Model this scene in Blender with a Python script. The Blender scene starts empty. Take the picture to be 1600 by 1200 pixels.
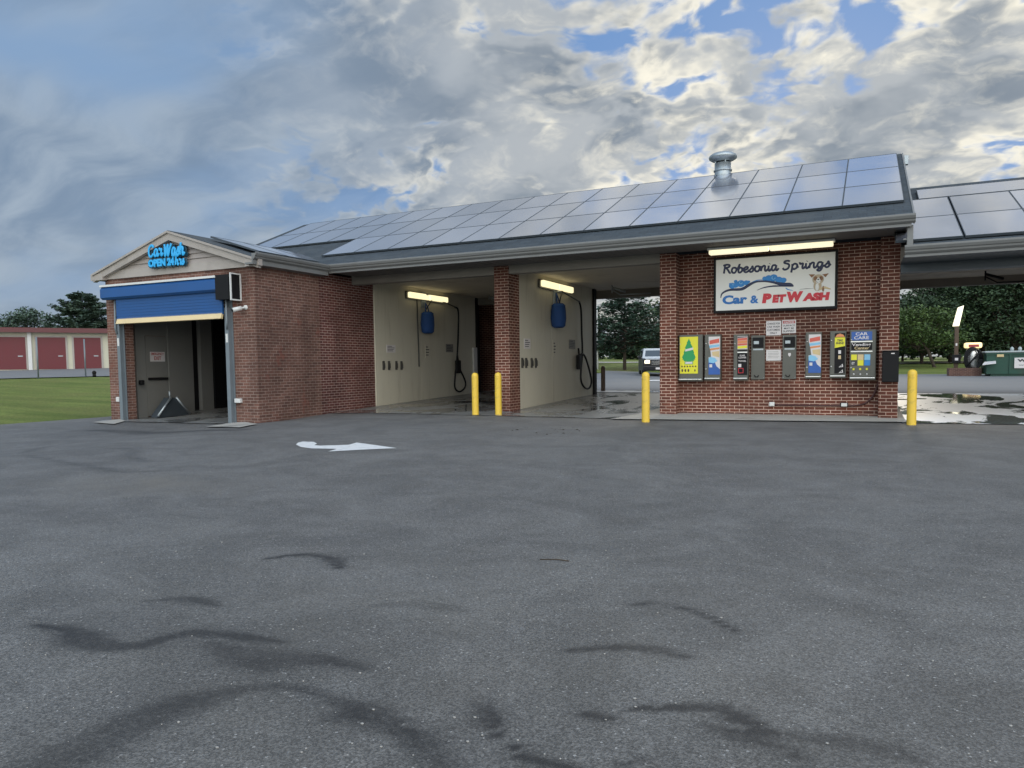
import bpy, bmesh, math, random
import numpy as np
from mathutils import Vector, Matrix, noise as mnoise

rad = math.radians
sc = bpy.context.scene
COL = sc.collection
# ------------------------------------------------------------------ camera
F_PX, PX, PY = 1141.0, 812.0, 642.0            # photo is 1600 x 1200
RM = np.array([[0.90452957, 0.01568548, -0.42612231],
               [0.42624758, -0.06091652, 0.90255315],
               [-0.01180091, -0.99801961, -0.0617867]])
CAM = np.array([-0.597, -16.0363, 1.13256])
cam = bpy.data.cameras.new('camera')
camo = bpy.data.objects.new('camera', cam)
COL.objects.link(camo)
r_, u_, b_ = RM[:, 0], -RM[:, 1], -RM[:, 2]
camo.matrix_world = Matrix(((r_[0], u_[0], b_[0], CAM[0]), (r_[1], u_[1], b_[1], CAM[1]),
                            (r_[2], u_[2], b_[2], CAM[2]), (0, 0, 0, 1)))
cam.sensor_width = 36.0
cam.lens = F_PX / 1600 * 36.0
cam.shift_x = -(PX - 800) / 1600
cam.shift_y = (PY - 600) / 1600
cam.clip_start = 0.05
cam.clip_end = 3000
sc.camera = camo

# ------------------------------------------------------------------ world / sun
SUN_EL, SUN_AZ = 16.0, -4.0      # azimuth: degrees clockwise from +Y
w = bpy.data.worlds.new('World'); sc.world = w; w.use_nodes = True
NT = w.node_tree; NT.nodes.clear()
def N(t, kind, **kw):
    n = t.nodes.new(kind)
    for k, v in kw.items(): setattr(n, k, v)
    return n
def setin(t, n, i, v):
    if isinstance(v, bpy.types.NodeSocket): t.links.new(v, n.inputs[i])
    elif v is not None: n.inputs[i].default_value = v
def M(t, op, a, b=None, c=None, clamp=False):
    n = N(t, 'ShaderNodeMath', operation=op, use_clamp=clamp)
    setin(t, n, 0, a); setin(t, n, 1, b)
    if c is not None: setin(t, n, 2, c)
    return n.outputs[0]
def VM(t, op, a, b=None):
    n = N(t, 'ShaderNodeVectorMath', operation=op)
    setin(t, n, 0, a)
    if b is not None:
        if op == 'SCALE': setin(t, n, 'Scale', b)
        else: setin(t, n, 1, b)
    return n.outputs['Value'] if op in ('DOT_PRODUCT', 'LENGTH', 'DISTANCE') else n.outputs[0]
def SS(t, v, a, b, lo=0.0, hi=1.0):
    n = N(t, 'ShaderNodeMapRange', interpolation_type='SMOOTHSTEP')
    setin(t, n, 'Value', v); n.inputs['From Min'].default_value = a; n.inputs['From Max'].default_value = b
    n.inputs['To Min'].default_value = lo; n.inputs['To Max'].default_value = hi
    return n.outputs[0]
def MIX(t, f, a, b, mode='MIX'):
    n = N(t, 'ShaderNodeMix', data_type='RGBA', blend_type=mode)
    setin(t, n, 0, f)
    for i, v in ((6, a), (7, b)):
        if isinstance(v, bpy.types.NodeSocket): t.links.new(v, n.inputs[i])
        else: n.inputs[i].default_value = (v[0], v[1], v[2], 1)
    return n.outputs[2]
def NOISE(t, vec, scale, detail=4, rough=.5, dist=0.0, out=0, lac=2.0):
    n = N(t, 'ShaderNodeTexNoise'); setin(t, n, 'Vector', vec)
    n.inputs['Scale'].default_value = scale; n.inputs['Detail'].default_value = detail
    n.inputs['Roughness'].default_value = rough; n.inputs['Distortion'].default_value = dist
    n.inputs['Lacunarity'].default_value = lac
    return n.outputs[out]
SKX, SKY = 1.0, -12.0
SKT = 0.775
LF, L0, L1, VS = .9, -.02, .22, 10.0
BS = 1.8
def build_world():
    t = NT
    tc = N(t, 'ShaderNodeTexCoord')
    D = VM(t, 'NORMALIZE', tc.outputs['Generated'])
    sep = N(t, 'ShaderNodeSeparateXYZ'); t.links.new(D, sep.inputs[0])
    z = M(t, 'MAXIMUM', sep.outputs[2], 0.0)
    den = M(t, 'DIVIDE', 1.0, M(t, 'ADD', z, 0.30))
    P = VM(t, 'SCALE', D, den)
    sd = Vector((math.sin(rad(SUN_AZ)), math.cos(rad(SUN_AZ)), 0))
    s2 = N(t, 'ShaderNodeSeparateXYZ'); t.links.new(P, s2.inputs[0])
    cmb = N(t, 'ShaderNodeCombineXYZ')
    t.links.new(s2.outputs[0], cmb.inputs[0]); t.links.new(s2.outputs[1], cmb.inputs[1])
    P0 = VM(t, 'ADD', cmb.outputs[0], (SKX, SKY, 0.0))
    w1 = VM(t, 'SCALE', VM(t, 'SUBTRACT', NOISE(t, P0, 2.2, 2, .5, out=1), (.5, .5, .5)), 0.30)
    w2 = VM(t, 'SCALE', VM(t, 'SUBTRACT', NOISE(t, P0, 9.0, 3, .55, out=1), (.5, .5, .5)), 0.09)
    P = VM(t, 'ADD', VM(t, 'ADD', P0, w1), w2)
    vor = N(t, 'ShaderNodeTexVoronoi', feature='SMOOTH_F1'); t.links.new(P, vor.inputs['Vector'])
    vor.inputs['Scale'].default_value = VS; vor.inputs['Smoothness'].default_value = .5
    vor.inputs['Detail'].default_value = 2.0; vor.inputs['Roughness'].default_value = .55
    puff = M(t, 'SUBTRACT', 1.0, vor.outputs['Distance'])
    big = NOISE(t, P0, BS, 3, .5)
    fine = NOISE(t, P, 7.5, 9, .6)
    right = SS(t, VM(t, 'DOT_PRODUCT', D, (0.905, 0.426, 0.0)), -0.44, 0.04)
    dens = M(t, 'ADD', M(t, 'ADD', M(t, 'MULTIPLY', big, 1.15), M(t, 'MULTIPLY', puff, .34)), M(t, 'MULTIPLY', fine, .55))
    dens = M(t, 'SUBTRACT', dens, SKT)              # cloud where positive
    sunside = SS(t, VM(t, 'DOT_PRODUCT', D, (math.sin(rad(SUN_AZ+14)), math.cos(rad(SUN_AZ+14)), 0.15)), 0.35, 1.0)
    cloud = SS(t, dens, -0.08, 0.07)
    thick = SS(t, dens, 0.0, 0.20)
    lump = VM(t, 'DOT_PRODUCT', VM(t, 'SUBTRACT', P, vor.outputs['Position']), (sd[0], sd[1], 0.0))
    lump = M(t, 'ADD', M(t, 'MULTIPLY', lump, 3.2), M(t, 'MULTIPLY', M(t, 'SUBTRACT', fine, .5), LF))
    lit = SS(t, lump, L0, L1)
    hi = MIX(t, sunside, (4.9, 5.2, 5.5), (9.0, 8.5, 7.1))
    midc = MIX(t, sunside, (2.8, 3.3, 3.95), (4.1, 4.35, 4.55))
    dark = MIX(t, sunside, (1.7, 2.2, 2.9), (1.9, 2.3, 2.8))
    body = MIX(t, SS(t, NOISE(t, P, 3.2, 4, .5), .38, .62), dark, midc)
    body = MIX(t, M(t, 'MULTIPLY', lit, M(t, 'ADD', .42, M(t, 'MULTIPLY', SS(t, big, .62, .42), .5))), body, hi)
    rimc = MIX(t, SS(t, NOISE(t, P0, 3.4, 5, .6), .42, .60), midc, hi)
    cl = MIX(t, thick, rimc, body)
    sky = N(t, 'ShaderNodeTexSky', sky_type='NISHITA'); sky.sun_disc = False
    sky.sun_elevation = rad(SUN_EL); sky.sun_rotation = rad(SUN_AZ)
    sky.altitude = 100; sky.air_density = 1.0; sky.dust_density = 0.6; sky.ozone_density = 2.0
    blue = MIX(t, .9, sky.outputs[0], (1.15, 2.45, 5.0))
    rcol = MIX(t, cloud, blue, cl)
    # smooth veil of stratus with soft bands on the left
    vp = VM(t, 'ADD', P0, w1)
    v1 = NOISE(t, VM(t, 'MULTIPLY', vp, (1.0, 1.0, 1.0)), 1.3, 4, .5)
    v2 = NOISE(t, VM(t, 'MULTIPLY', vp, (1.0, 2.4, 1.0)), 2.2, 6, .55)
    veil = MIX(t, SS(t, v2, .36, .66), (1.75, 2.45, 3.45), (3.0, 3.7, 4.55))
    lcol = MIX(t, SS(t, v1, .27, .50), (2.0, 3.1, 4.8), veil)
    col = MIX(t, right, lcol, rcol)
    hz = SS(t, z, 0.02, 0.22, 1.0, 0.0)
    hzc = MIX(t, sunside, (3.1, 3.65, 4.2), (4.3, 4.5, 4.5))
    col = MIX(t, M(t, 'MAXIMUM', M(t, 'MULTIPLY', hz, .45), SS(t, z, .0, .10, 1.0, 0.0)), col, hzc)
    # brighter overhead and on the open side behind the camera
    up = M(t, 'ADD', 1.0, SS(t, z, .50, .9, 0.0, .5))
    bk = SS(t, VM(t, 'DOT_PRODUCT', D, (0.426, -0.9026, 0.0)), -.1, .85)
    col = VM(t, 'SCALE', col, M(t, 'MULTIPLY', up, M(t, 'ADD', 1.0, M(t, 'MULTIPLY', bk, 5.2))))
    col = MIX(t, bk, col, (1.21, 1.0, .78), 'MULTIPLY')
    bg = N(t, 'ShaderNodeBackground'); t.links.new(col, bg.inputs[0]); bg.inputs[1].default_value = 0.10
    out = N(t, 'ShaderNodeOutputWorld'); t.links.new(bg.outputs[0], out.inputs[0])


build_world()
sun = bpy.data.lights.new('sun', 'SUN'); sun.energy = 0.5; sun.angle = rad(14); sun.color = (1, .9, .74)
suno = bpy.data.objects.new('sun', sun); COL.objects.link(suno)
sdir = Vector((math.sin(rad(SUN_AZ)) * math.cos(rad(SUN_EL)), math.cos(rad(SUN_AZ)) * math.cos(rad(SUN_EL)), math.sin(rad(SUN_EL))))
suno.rotation_euler = sdir.to_track_quat('Z', 'Y').to_euler()
sc.view_settings.view_transform = 'Standard'; sc.view_settings.look = 'None'
sc.view_settings.exposure = 0.25; sc.view_settings.gamma = 1.0

# ------------------------------------------------------------------ survey helpers
def smooth(a, b, x):
    t = min(1.0, max(0.0, (x - a) / (b - a))); return t * t * (3 - 2 * t)
GK = [(-1e9, 0), (0, 0), (7.2, .2), (28, .27), (35, .32), (47, .85), (62, 1.15), (300, 2.6), (1e9, 2.6)]
def g_raw(y):
    for (a, u), (b, v) in zip(GK, GK[1:]):
        if y <= b: return u + (v - u) * (y - a) / (b - a)
    return 2.6
def gz(x, y):
    s = sum(g_raw(y + d) for d in (-2, -1, 0, 1, 2)) / 5 if y > 2.5 else g_raw(y)
    if y < 3: s = g_raw(y)
    s *= 1.0
    s += 1.0 * smooth(-19, -62, x) if x < -19 else 0.0
    s += .35 * smooth(-9, -20, x) * smooth(14, 30, y) if x < -9 else 0.0
    s -= 0.14 * smooth(-11, -14, x) * smooth(0.5, -3.0, y) * (1 - smooth(-20, -30, x))
    return s
def ray(px, py): return RM @ np.array([px - PX, py - PY, F_PX])
def onY(px, py, Y):
    d = ray(px, py); p = CAM + (Y - CAM[1]) / d[1] * d; return float(p[0]), float(p[2])
def onX(px, py, X):
    d = ray(px, py); p = CAM + (X - CAM[0]) / d[0] * d; return float(p[1]), float(p[2])
def gnd(px, py):
    d = ray(px, py); d = d / np.linalg.norm(d); t = 1.0
    while t < 400:
        p = CAM + d * t
        if p[2] < gz(p[0], p[1]): break
        t += 0.25
    lo, hi = t - .25, t
    for _ in range(14):
        m = (lo + hi) / 2; p = CAM + d * m
        if p[2] < gz(p[0], p[1]): hi = m
        else: lo = m
    return float(p[0]), float(p[1]), float(p[2])
def depth(x, y, z=1.0): return float(RM.T[2] @ (np.array([x, y, z]) - CAM))

# ------------------------------------------------------------------ materials
def mat(name, build):
    m = bpy.data.materials.new(name); m.use_nodes = True
    t = m.node_tree; t.nodes.clear()
    out = N(t, 'ShaderNodeOutputMaterial'); p = N(t, 'ShaderNodeBsdfPrincipled')
    t.links.new(p.outputs[0], out.inputs[0]); build(t, p); return m
def objco(t, scale=None):
    c = N(t, 'ShaderNodeTexCoord').outputs['Object']
    return VM(t, 'MULTIPLY', c, scale) if scale else c
def bump(t, p, h, strength=.3, dist=.01):
    b = N(t, 'ShaderNodeBump'); b.inputs['Strength'].default_value = strength; b.inputs['Distance'].default_value = dist
    t.links.new(h, b.inputs['Height']); t.links.new(b.outputs[0], p.inputs['Normal'])
def simple(name, col, rough=.5, metal=0.0, var=.12, nscale=6.0, bmp=0.0, spec=.5, dirt=None):
    def f(t, p):
        o = objco(t); n = NOISE(t, o, nscale, 5, .6)
        a = [c * (1 - var) for c in col]; b = [min(1, c * (1 + var)) for c in col]
        c = MIX(t, n, a, b)
        if dirt:
            c = MIX(t, M(t, 'MULTIPLY', SS(t, NOISE(t, o, nscale * .5, 6, .65, .5), .5, .72), dirt[3]), c, dirt[:3])
        setin(t, p, 'Base Color', c)
        setin(t, p, 'Roughness', SS(t, n, 0, 1, max(0.02, rough - .08), min(1, rough + .08)))
        p.inputs['Metallic'].default_value = metal
        p.inputs['Specular IOR Level'].default_value = spec
        if bmp: bump(t, p, NOISE(t, o, nscale * 9, 4, .6), bmp, .003)
    return mat(name, f)
def emis(name, col, s, base=(.8, .8, .75)):
    def f(t, p):
        p.inputs['Base Color'].default_value = (*base, 1)
        p.inputs['Emission Color'].default_value = (*col, 1); p.inputs['Emission Strength'].default_value = s
    return mat(name, f)
def brick(name, c1, c2, mortar, warm=0.0, wsc=1.0):
    def f(t, p):
        uv = N(t, 'ShaderNodeUVMap').outputs[0]
        b = N(t, 'ShaderNodeTexBrick'); t.links.new(uv, b.inputs['Vector'])
        b.offset = .5; b.squash = 1
        for k, v in (('Scale', 1.0), ('Mortar Size', .0065), ('Mortar Smooth', .25), ('Bias', -.1), ('Brick Width', .2032), ('Row Height', .0677)):
            b.inputs[k].default_value = v
        b.inputs['Color1'].default_value = (*c1, 1); b.inputs['Color2'].default_value = (*c2, 1)
        b.inputs['Mortar'].default_value = (*mortar, 1)
        n = NOISE(t, objco(t), 1.1 * wsc, 6, .62)
        c = MIX(t, M(t, 'MULTIPLY', SS(t, n, .45, .75), .55), b.outputs[0], tuple(x * .55 for x in c1))
        n2 = NOISE(t, objco(t), 22, 3, .6)
        c = MIX(t, 1.0, c, MIX(t, n2, (.72, .72, .72), (1.25, 1.25, 1.25)), 'MULTIPLY')
        n3 = NOISE(t, objco(t, (1, 1, .6)), .55, 5, .6, .4)
        c = VM(t, 'SCALE', c, SS(t, n3, .36, .64, .66, 1.22))
        if warm:   # blotches of fresh orange-red brick face, and pale wash-out
            m = SS(t, NOISE(t, objco(t, (1, 1, .8)), 1.6, 5, .7), .56, .68)
            c = MIX(t, M(t, 'MULTIPLY', m, warm), c, (.20, .060, .042))
        setin(t, p, 'Base Color', c); p.inputs['Roughness'].default_value = .85
        p.inputs['Specular IOR Level'].default_value = .25
        h = M(t, 'ADD', M(t, 'MULTIPLY', b.outputs['Fac'], -1.0), M(t, 'MULTIPLY', n2, .25))
        bump(t, p, h, .7, .006)
    return mat(name, f)
MT = {}
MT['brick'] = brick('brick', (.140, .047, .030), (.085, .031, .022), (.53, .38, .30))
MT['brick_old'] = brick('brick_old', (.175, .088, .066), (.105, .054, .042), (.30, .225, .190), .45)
MT['brick_shaded'] = brick('brick_shaded', (.115, .040, .032), (.070, .026, .022), (.34, .26, .23))  # darker copy of the brick, shade of the bay wall painted in
def asphalt(t, p):
    o = objco(t)
    at = N(t, 'ShaderNodeAttribute'); at.attribute_name = 'stain'
    ss = N(t, 'ShaderNodeSeparateColor'); t.links.new(at.outputs['Color'], ss.inputs[0])
    v = N(t, 'ShaderNodeTexVoronoi'); v.feature = 'F1'; t.links.new(o, v.inputs['Vector']); v.inputs['Scale'].default_value = 150
    sv = N(t, 'ShaderNodeSeparateColor'); t.links.new(v.outputs['Color'], sv.inputs[0])
    big = NOISE(t, o, .35, 5, .6); mid = NOISE(t, o, 3.0, 5, .65); fin = NOISE(t, o, 85, 5, .75)
    c = MIX(t, big, (.102, .100, .097), (.140, .136, .128))
    c = MIX(t, SS(t, mid, .35, .7), c, (.108, .104, .097))
    c = VM(t, 'SCALE', c, SS(t, NOISE(t, o, 1.1, 6, .7, .8), .35, .65, .78, 1.12))
    stone = SS(t, sv.outputs[0], .0, 1.0, .62, 1.42)
    c = VM(t, 'SCALE', c, stone)
    c = VM(t, 'SCALE', c, SS(t, fin, .3, .75, .7, 1.35))
    pale = M(t, 'GREATER_THAN', sv.outputs[1], .993)
    c = MIX(t, M(t, 'MULTIPLY', pale, .7), c, (.42, .41, .39))
    grit = SS(t, NOISE(t, o, 34, 5, .75), .3, .65)
    st = M(t, 'SUBTRACT', M(t, 'MULTIPLY', ss.outputs[0], 1.75), M(t, 'MULTIPLY', M(t, 'SUBTRACT', 1.0, grit), .38), clamp=True)
    st = M(t, 'MINIMUM', st, .9)
    c = MIX(t, st, c, (.009, .009, .010))
    c = MIX(t, ss.outputs[1], c, (.15, .135, .11))
    setin(t, p, 'Base Color', c)
    setin(t, p, 'Roughness', SS(t, fin, .2, .8, .52, .8)); p.inputs['Specular IOR Level'].default_value = .55
    h = M(t, 'ADD', M(t, 'MULTIPLY', v.outputs['Distance'], 1.0), M(t, 'MULTIPLY', fin, .8))
    bump(t, p, h, .45, .005)
MT['asphalt'] = mat('asphalt', asphalt)
def asphalt2(t, p):
    o = objco(t)
    c = MIX(t, NOISE(t, o, .3, 6, .65), (.13, .135, .14), (.19, .19, .19))
    setin(t, p, 'Base Color', c); p.inputs['Roughness'].default_value = .8
    bump(t, p, NOISE(t, o, 40, 4, .7), .4, .01)
MT['asphalt_far'] = mat('asphalt_worn', asphalt2)
def concrete(wet):  # 0 dry, 1 wet, 2 sky glare painted as near-white base colour
    def f(t, p):
        o = objco(t)
        n = NOISE(t, objco(t, (1.0, .55, 1)), .9, 7, .62, .6)
        n2 = NOISE(t, o, 9, 5, .7)
        wm = SS(t, n, .40, .64) if wet == 1 else SS(t, n, .49, .53) if wet else SS(t, n, .55, .7)
        dry = MIX(t, n2, (.16, .16, .155), (.23, .23, .22)) if wet == 1 else MIX(t, n2, (.30, .285, .25), (.43, .41, .365)) if wet == 0 else MIX(t, n2, (.76, .77, .77), (.88, .89, .90))
        c = MIX(t, M(t, 'MULTIPLY', wm, .88 if wet else .5), dry, (.10, .095, .088))
        c = MIX(t, SS(t, NOISE(t, o, 120, 2, .8), .62, .8), c, (.14, .13, .12))
        setin(t, p, 'Base Color', c)
        r = SS(t, wm, 0, 1, .38, .06) if wet else SS(t, wm, 0, 1, .75, .4)
        setin(t, p, 'Roughness', r)
        bump(t, p, n2, .12, .004)
    return f
MT['concrete_wet'] = mat('concrete_wet', concrete(1))
MT['concrete_glare'] = mat('concrete_sky_glare', concrete(2))  # sky reflection on floor and rear apron painted as near-white base colour
MT['concrete'] = mat('concrete', concrete(0))
def grass(t, p):
    o = objco(t)
    st = NOISE(t, objco(t, (.09, .9, 1)), 1.1, 4, .55)
    n = NOISE(t, o, 14, 6, .75); b = NOISE(t, o, .5, 5, .6)
    c = MIX(t, SS(t, st, .35, .65), (.092, .130, .026), (.165, .205, .050))
    c = MIX(t, SS(t, b, .35, .75), c, (.145, .160, .045))
    c = VM(t, 'SCALE', c, SS(t, n, .25, .8, .55, 1.5))
    setin(t, p, 'Base Color', c); p.inputs['Roughness'].default_value = .9; p.inputs['Specular IOR Level'].default_value = .2
    bump(t, p, n, .9, .05)
MT['grass'] = mat('grass', grass)
def leafmat(name, a, b):
    def f(t, p):
        o = objco(t)
        gi = N(t, 'ShaderNodeNewGeometry').outputs['Random Per Island']
        c = MIX(t, SS(t, NOISE(t, o, .55, 4, .6), .35, .65), a, b)
        c = VM(t, 'SCALE', c, SS(t, gi, 0, 1, .68, 1.3))
        setin(t, p, 'Base Color', c); p.inputs['Roughness'].default_value = .65
        p.inputs['Specular IOR Level'].default_value = .25
    return mat(name, f)
MT['needles'] = leafmat('needles', (.024, .048, .034), (.055, .092, .060))
MT['leaves'] = leafmat('leaves', (.026, .047, .024), (.052, .084, .038))
MT['leaves_light'] = leafmat('leaves_light', (.05, .085, .025), (.085, .13, .04))
MT['bark'] = simple('bark', (.06, .045, .035), .9, 0, .4, 5, .6)
def shingle(t, p):
    uv = N(t, 'ShaderNodeUVMap').outputs[0]
    b = N(t, 'ShaderNodeTexBrick'); t.links.new(uv, b.inputs['Vector'])
    for k, v in (('Scale', 1.0), ('Mortar Size', .006), ('Mortar Smooth', .3), ('Bias', 0.), ('Brick Width', .3), ('Row Height', .14)):
        b.inputs[k].default_value = v
    b.inputs['Color1'].default_value = (.028, .038, .048, 1); b.inputs['Color2'].default_value = (.042, .055, .066, 1)
    b.inputs['Mortar'].default_value = (.02, .025, .03, 1)
    n = NOISE(t, objco(t), 30, 4, .7)
    c = VM(t, 'SCALE', b.outputs[0], SS(t, n, .2, .8, .65, 1.4))
    c = MIX(t, SS(t, NOISE(t, objco(t), .8, 5, .6), .5, .75), c, (.055, .064, .07))
    setin(t, p, 'Base Color', c); p.inputs['Roughness'].default_value = .9
    bump(t, p, M(t, 'ADD', n, M(t, 'MULTIPLY', b.outputs['Fac'], -1.0)), .5, .008)
MT['shingle'] = mat('shingle', shingle)
def solar(t, p):
    o = objco(t)
    n = NOISE(t, o, 1.3, 4, .6)
    oi = N(t, 'ShaderNodeObjectInfo').outputs['Random']
    c = MIX(t, n, (.26, .28, .34), (.34, .355, .41))
    c = VM(t, 'SCALE', c, SS(t, oi, 0, 1, .85, 1.15))
    c = MIX(t, M(t, 'MULTIPLY', SS(t, NOISE(t, o, 5, 5, .7), .5, .8), .3), c, (.30, .29, .27))
    setin(t, p, 'Base Color', c); setin(t, p, 'Roughness', SS(t, n, .2, .8, .10, .2))
    p.inputs['Metallic'].default_value = 0.42; p.inputs['IOR'].default_value = 1.8
    p.inputs['Coat Weight'].default_value = .6; p.inputs['Coat Roughness'].default_value = .08
MT['solar'] = mat('solar_glass', solar)
def siding(t, p):
    o = N(t, 'ShaderNodeTexCoord').outputs['Object']
    setin(t, p, 'Base Color', MIX(t, NOISE(t, o, 2.5, 5, .6), (.27, .235, .215), (.34, .30, .275)))
    p.inputs['Roughness'].default_value = .6
MT['siding'] = mat('siding', siding)
MT['trim'] = simple('trim_cream', (.34, .305, .275), .5, 0, .08, 3, dirt=(.22, .2, .18, .4))
MT['gutter'] = simple('gutter_grey', (.155, .158, .155), .45, .0, .10, 4, dirt=(.13, .13, .12, .6))
MT['soffit'] = simple('soffit', (.11, .105, .10), .7, 0, .1, 2)
MT['ceiling'] = simple('ceiling', (.50, .46, .38), .8, 0, .15, 1.5, dirt=(.25, .22, .17, .6))
MT['header'] = simple('header', (.20, .185, .16), .75, 0, .2, 2)
def panelm(t, p):
    o = objco(t)
    n = NOISE(t, objco(t, (1, 1, .35)), 1.4, 6, .65)
    c = MIX(t, n, (.50, .47, .375), (.60, .57, .46))
    stn = M(t, 'MULTIPLY', SS(t, NOISE(t, objco(t, (2.2, 2.2, .25)), 2.0, 6, .7), .52, .75), .4)
    c = MIX(t, stn, c, (.30, .27, .20))
    setin(t, p, 'Base Color', c); p.inputs['Roughness'].default_value = .5
MT['panel'] = mat('panel_board', panelm)
MT['yellow'] = simple('yellow_paint', (.72, .48, .05), .5, 0, .12, 11, .3, dirt=(.28, .19, .06, .6))
MT['blue_cloth'] = simple('blue_vinyl', (.008, .072, .235), .55, 0, .18, 2.5, .2)
MT['blue_foam'] = simple('blue_foam', (.012, .055, .19), .8, 0, .2, 9, .6)
MT['cream_bar'] = simple('cream_bar', (.66, .52, .29), .5, 0, .08, 4)
MT['steel'] = simple('steel_grey', (.095, .095, .082), .38, .3, .15, 7)
MT['chrome'] = simple('bright_steel', (.62, .62, .60), .28, .8, .1, 9)
MT['galv'] = simple('galvanised', (.36, .40, .42), .42, .7, .2, 8)
MT['dkmetal'] = simple('dark_blue_metal', (.055, .068, .08), .45, .3, .15, 4)
MT['jamb'] = simple('jamb_grey', (.16, .19, .21), .45, .2, .15, 4)
MT['black'] = simple('black', (.008, .008, .009), .6, 0, .2, 5, spec=.2)
MT['rubber'] = simple('rubber', (.008, .008, .008), .6, 0, .2, 20, spec=.3)
MT['white'] = simple('white_paint', (.72, .72, .70), .5, 0, .06, 5, dirt=(.5, .49, .45, .4))
MT['white_face'] = simple('white_face', (.66, .655, .62), .4, 0, .03, 1.5)
MT['notice'] = simple('notice_white', (.60, .57, .56), .5, 0, .05, 12)
MT['greynotice'] = simple('notice_grey', (.20, .19, .17), .5, 0, .25, 18)
MT['ink'] = simple('ink', (.03, .03, .035), .6)
MT['navy'] = simple('navy_ink', (.012, .020, .065), .5, 0, .05)
MT['signblue'] = simple('sign_blue', (.008, .13, .40), .5, 0, .1)
MT['midblue'] = simple('mid_blue', (.02, .20, .52), .5, 0, .2)
MT['signred'] = simple('sign_red', (.50, .02, .035), .5, 0, .1)
MT['cyan'] = emis('cyan_letters', (.02, .40, .85), .22, (.02, .28, .55))
MT['cyandark'] = simple('letter_returns', (.01, .05, .075), .4)
MT['pyellow'] = simple('panel_yellow', (.66, .62, .02), .35, 0, .05)
MT['pgreen'] = simple('tree_green', (.005, .27, .075), .4, 0, .08)
MT['pblue'] = simple('print_blue', (.015, .085, .33), .35, 0, .2)
MT['plblue'] = simple('print_light_blue', (.20, .46, .66), .35, 0, .15)
MT['pred'] = simple('print_red', (.55, .09, .06), .35, 0, .2)
MT['porange'] = simple('print_orange', (.60, .22, .08), .35, 0, .2)
MT['ptan'] = simple('print_tan', (.55, .42, .22), .35, 0, .3)
MT['brown'] = simple('dog_brown', (.22, .105, .05), .6, 0, .2)
MT['dogtan'] = simple('dog_tan', (.45, .36, .25), .6, 0, .2)
MT['brownpost'] = simple('brown_post', (.075, .045, .026), .6, 0, .2, 6)
MT['maroon'] = simple('maroon_door', (.125, .015, .021), .5, 0, .1, 2)
MT['maroon2'] = simple('maroon_trim', (.11, .028, .03), .5, 0, .1, 3)
MT['stcream'] = simple('storage_cream', (.50, .48, .37), .6, 0, .08, 2)
MT['dkgreen'] = simple('dumpster_green', (.008, .055, .036), .45, .1, .25, 2, dirt=(.03, .04, .03, .6))
MT['lidgrey'] = simple('lid_pale', (.34, .38, .38), .6, 0, .2, 3)
MT['lamp'] = emis('lamp_lens', (1.0, .86, .50), 1.02)
MT['lamp_eq'] = emis('strip_lens', (1.0, .89, .58), .78)
MT['vaclit'] = emis('vac_lit', (1.0, .80, .40), .9, (.8, .6, .3))
MT['headlight'] = emis('headlight_on', (1.0, .80, .45), 1.6)
MT['carwhite'] = simple('car_white', (.50, .52, .54), .25, .2, .05)
MT['carblack'] = simple('car_black', (.008, .009, .012), .35, 0, .1, 5, spec=.35)
MT['glass'] = simple('car_glass', (.05, .065, .08), .06, 0, .1, 2, spec=.9)
MT['needles_hazed'] = leafmat('needles_hazed', (.048, .080, .062), (.085, .125, .090))  # distance haze painted in as a lighter needle colour
MT['marking'] = simple('road_paint', (.66, .66, .65), .6, 0, .1, 25, dirt=(.3, .3, .3, .5))
MT['door'] = simple('steel_door', (.18, .18, .168), .5, 0, .1, 2, dirt=(.2, .2, .18, .5))
MT['redsign'] = simple('exit_red', (.35, .04, .04), .5)
MT['greygrip'] = simple('dark_clamp', (.05, .048, .04), .5)
MT['plastic'] = simple('white_plastic', (.60, .60, .58), .4)
MT['redpaint'] = simple('red_stain', (.30, .03, .02), .6)
MT['conduit'] = simple('brick_red_conduit', (.060, .018, .016), .5)
MT['pebble'] = simple('pebble', (.30, .29, .27), .8, 0, .4, 50)
MT['leafdry'] = simple('dry_leaf', (.05, .035, .02), .8, 0, .4, 50)

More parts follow.
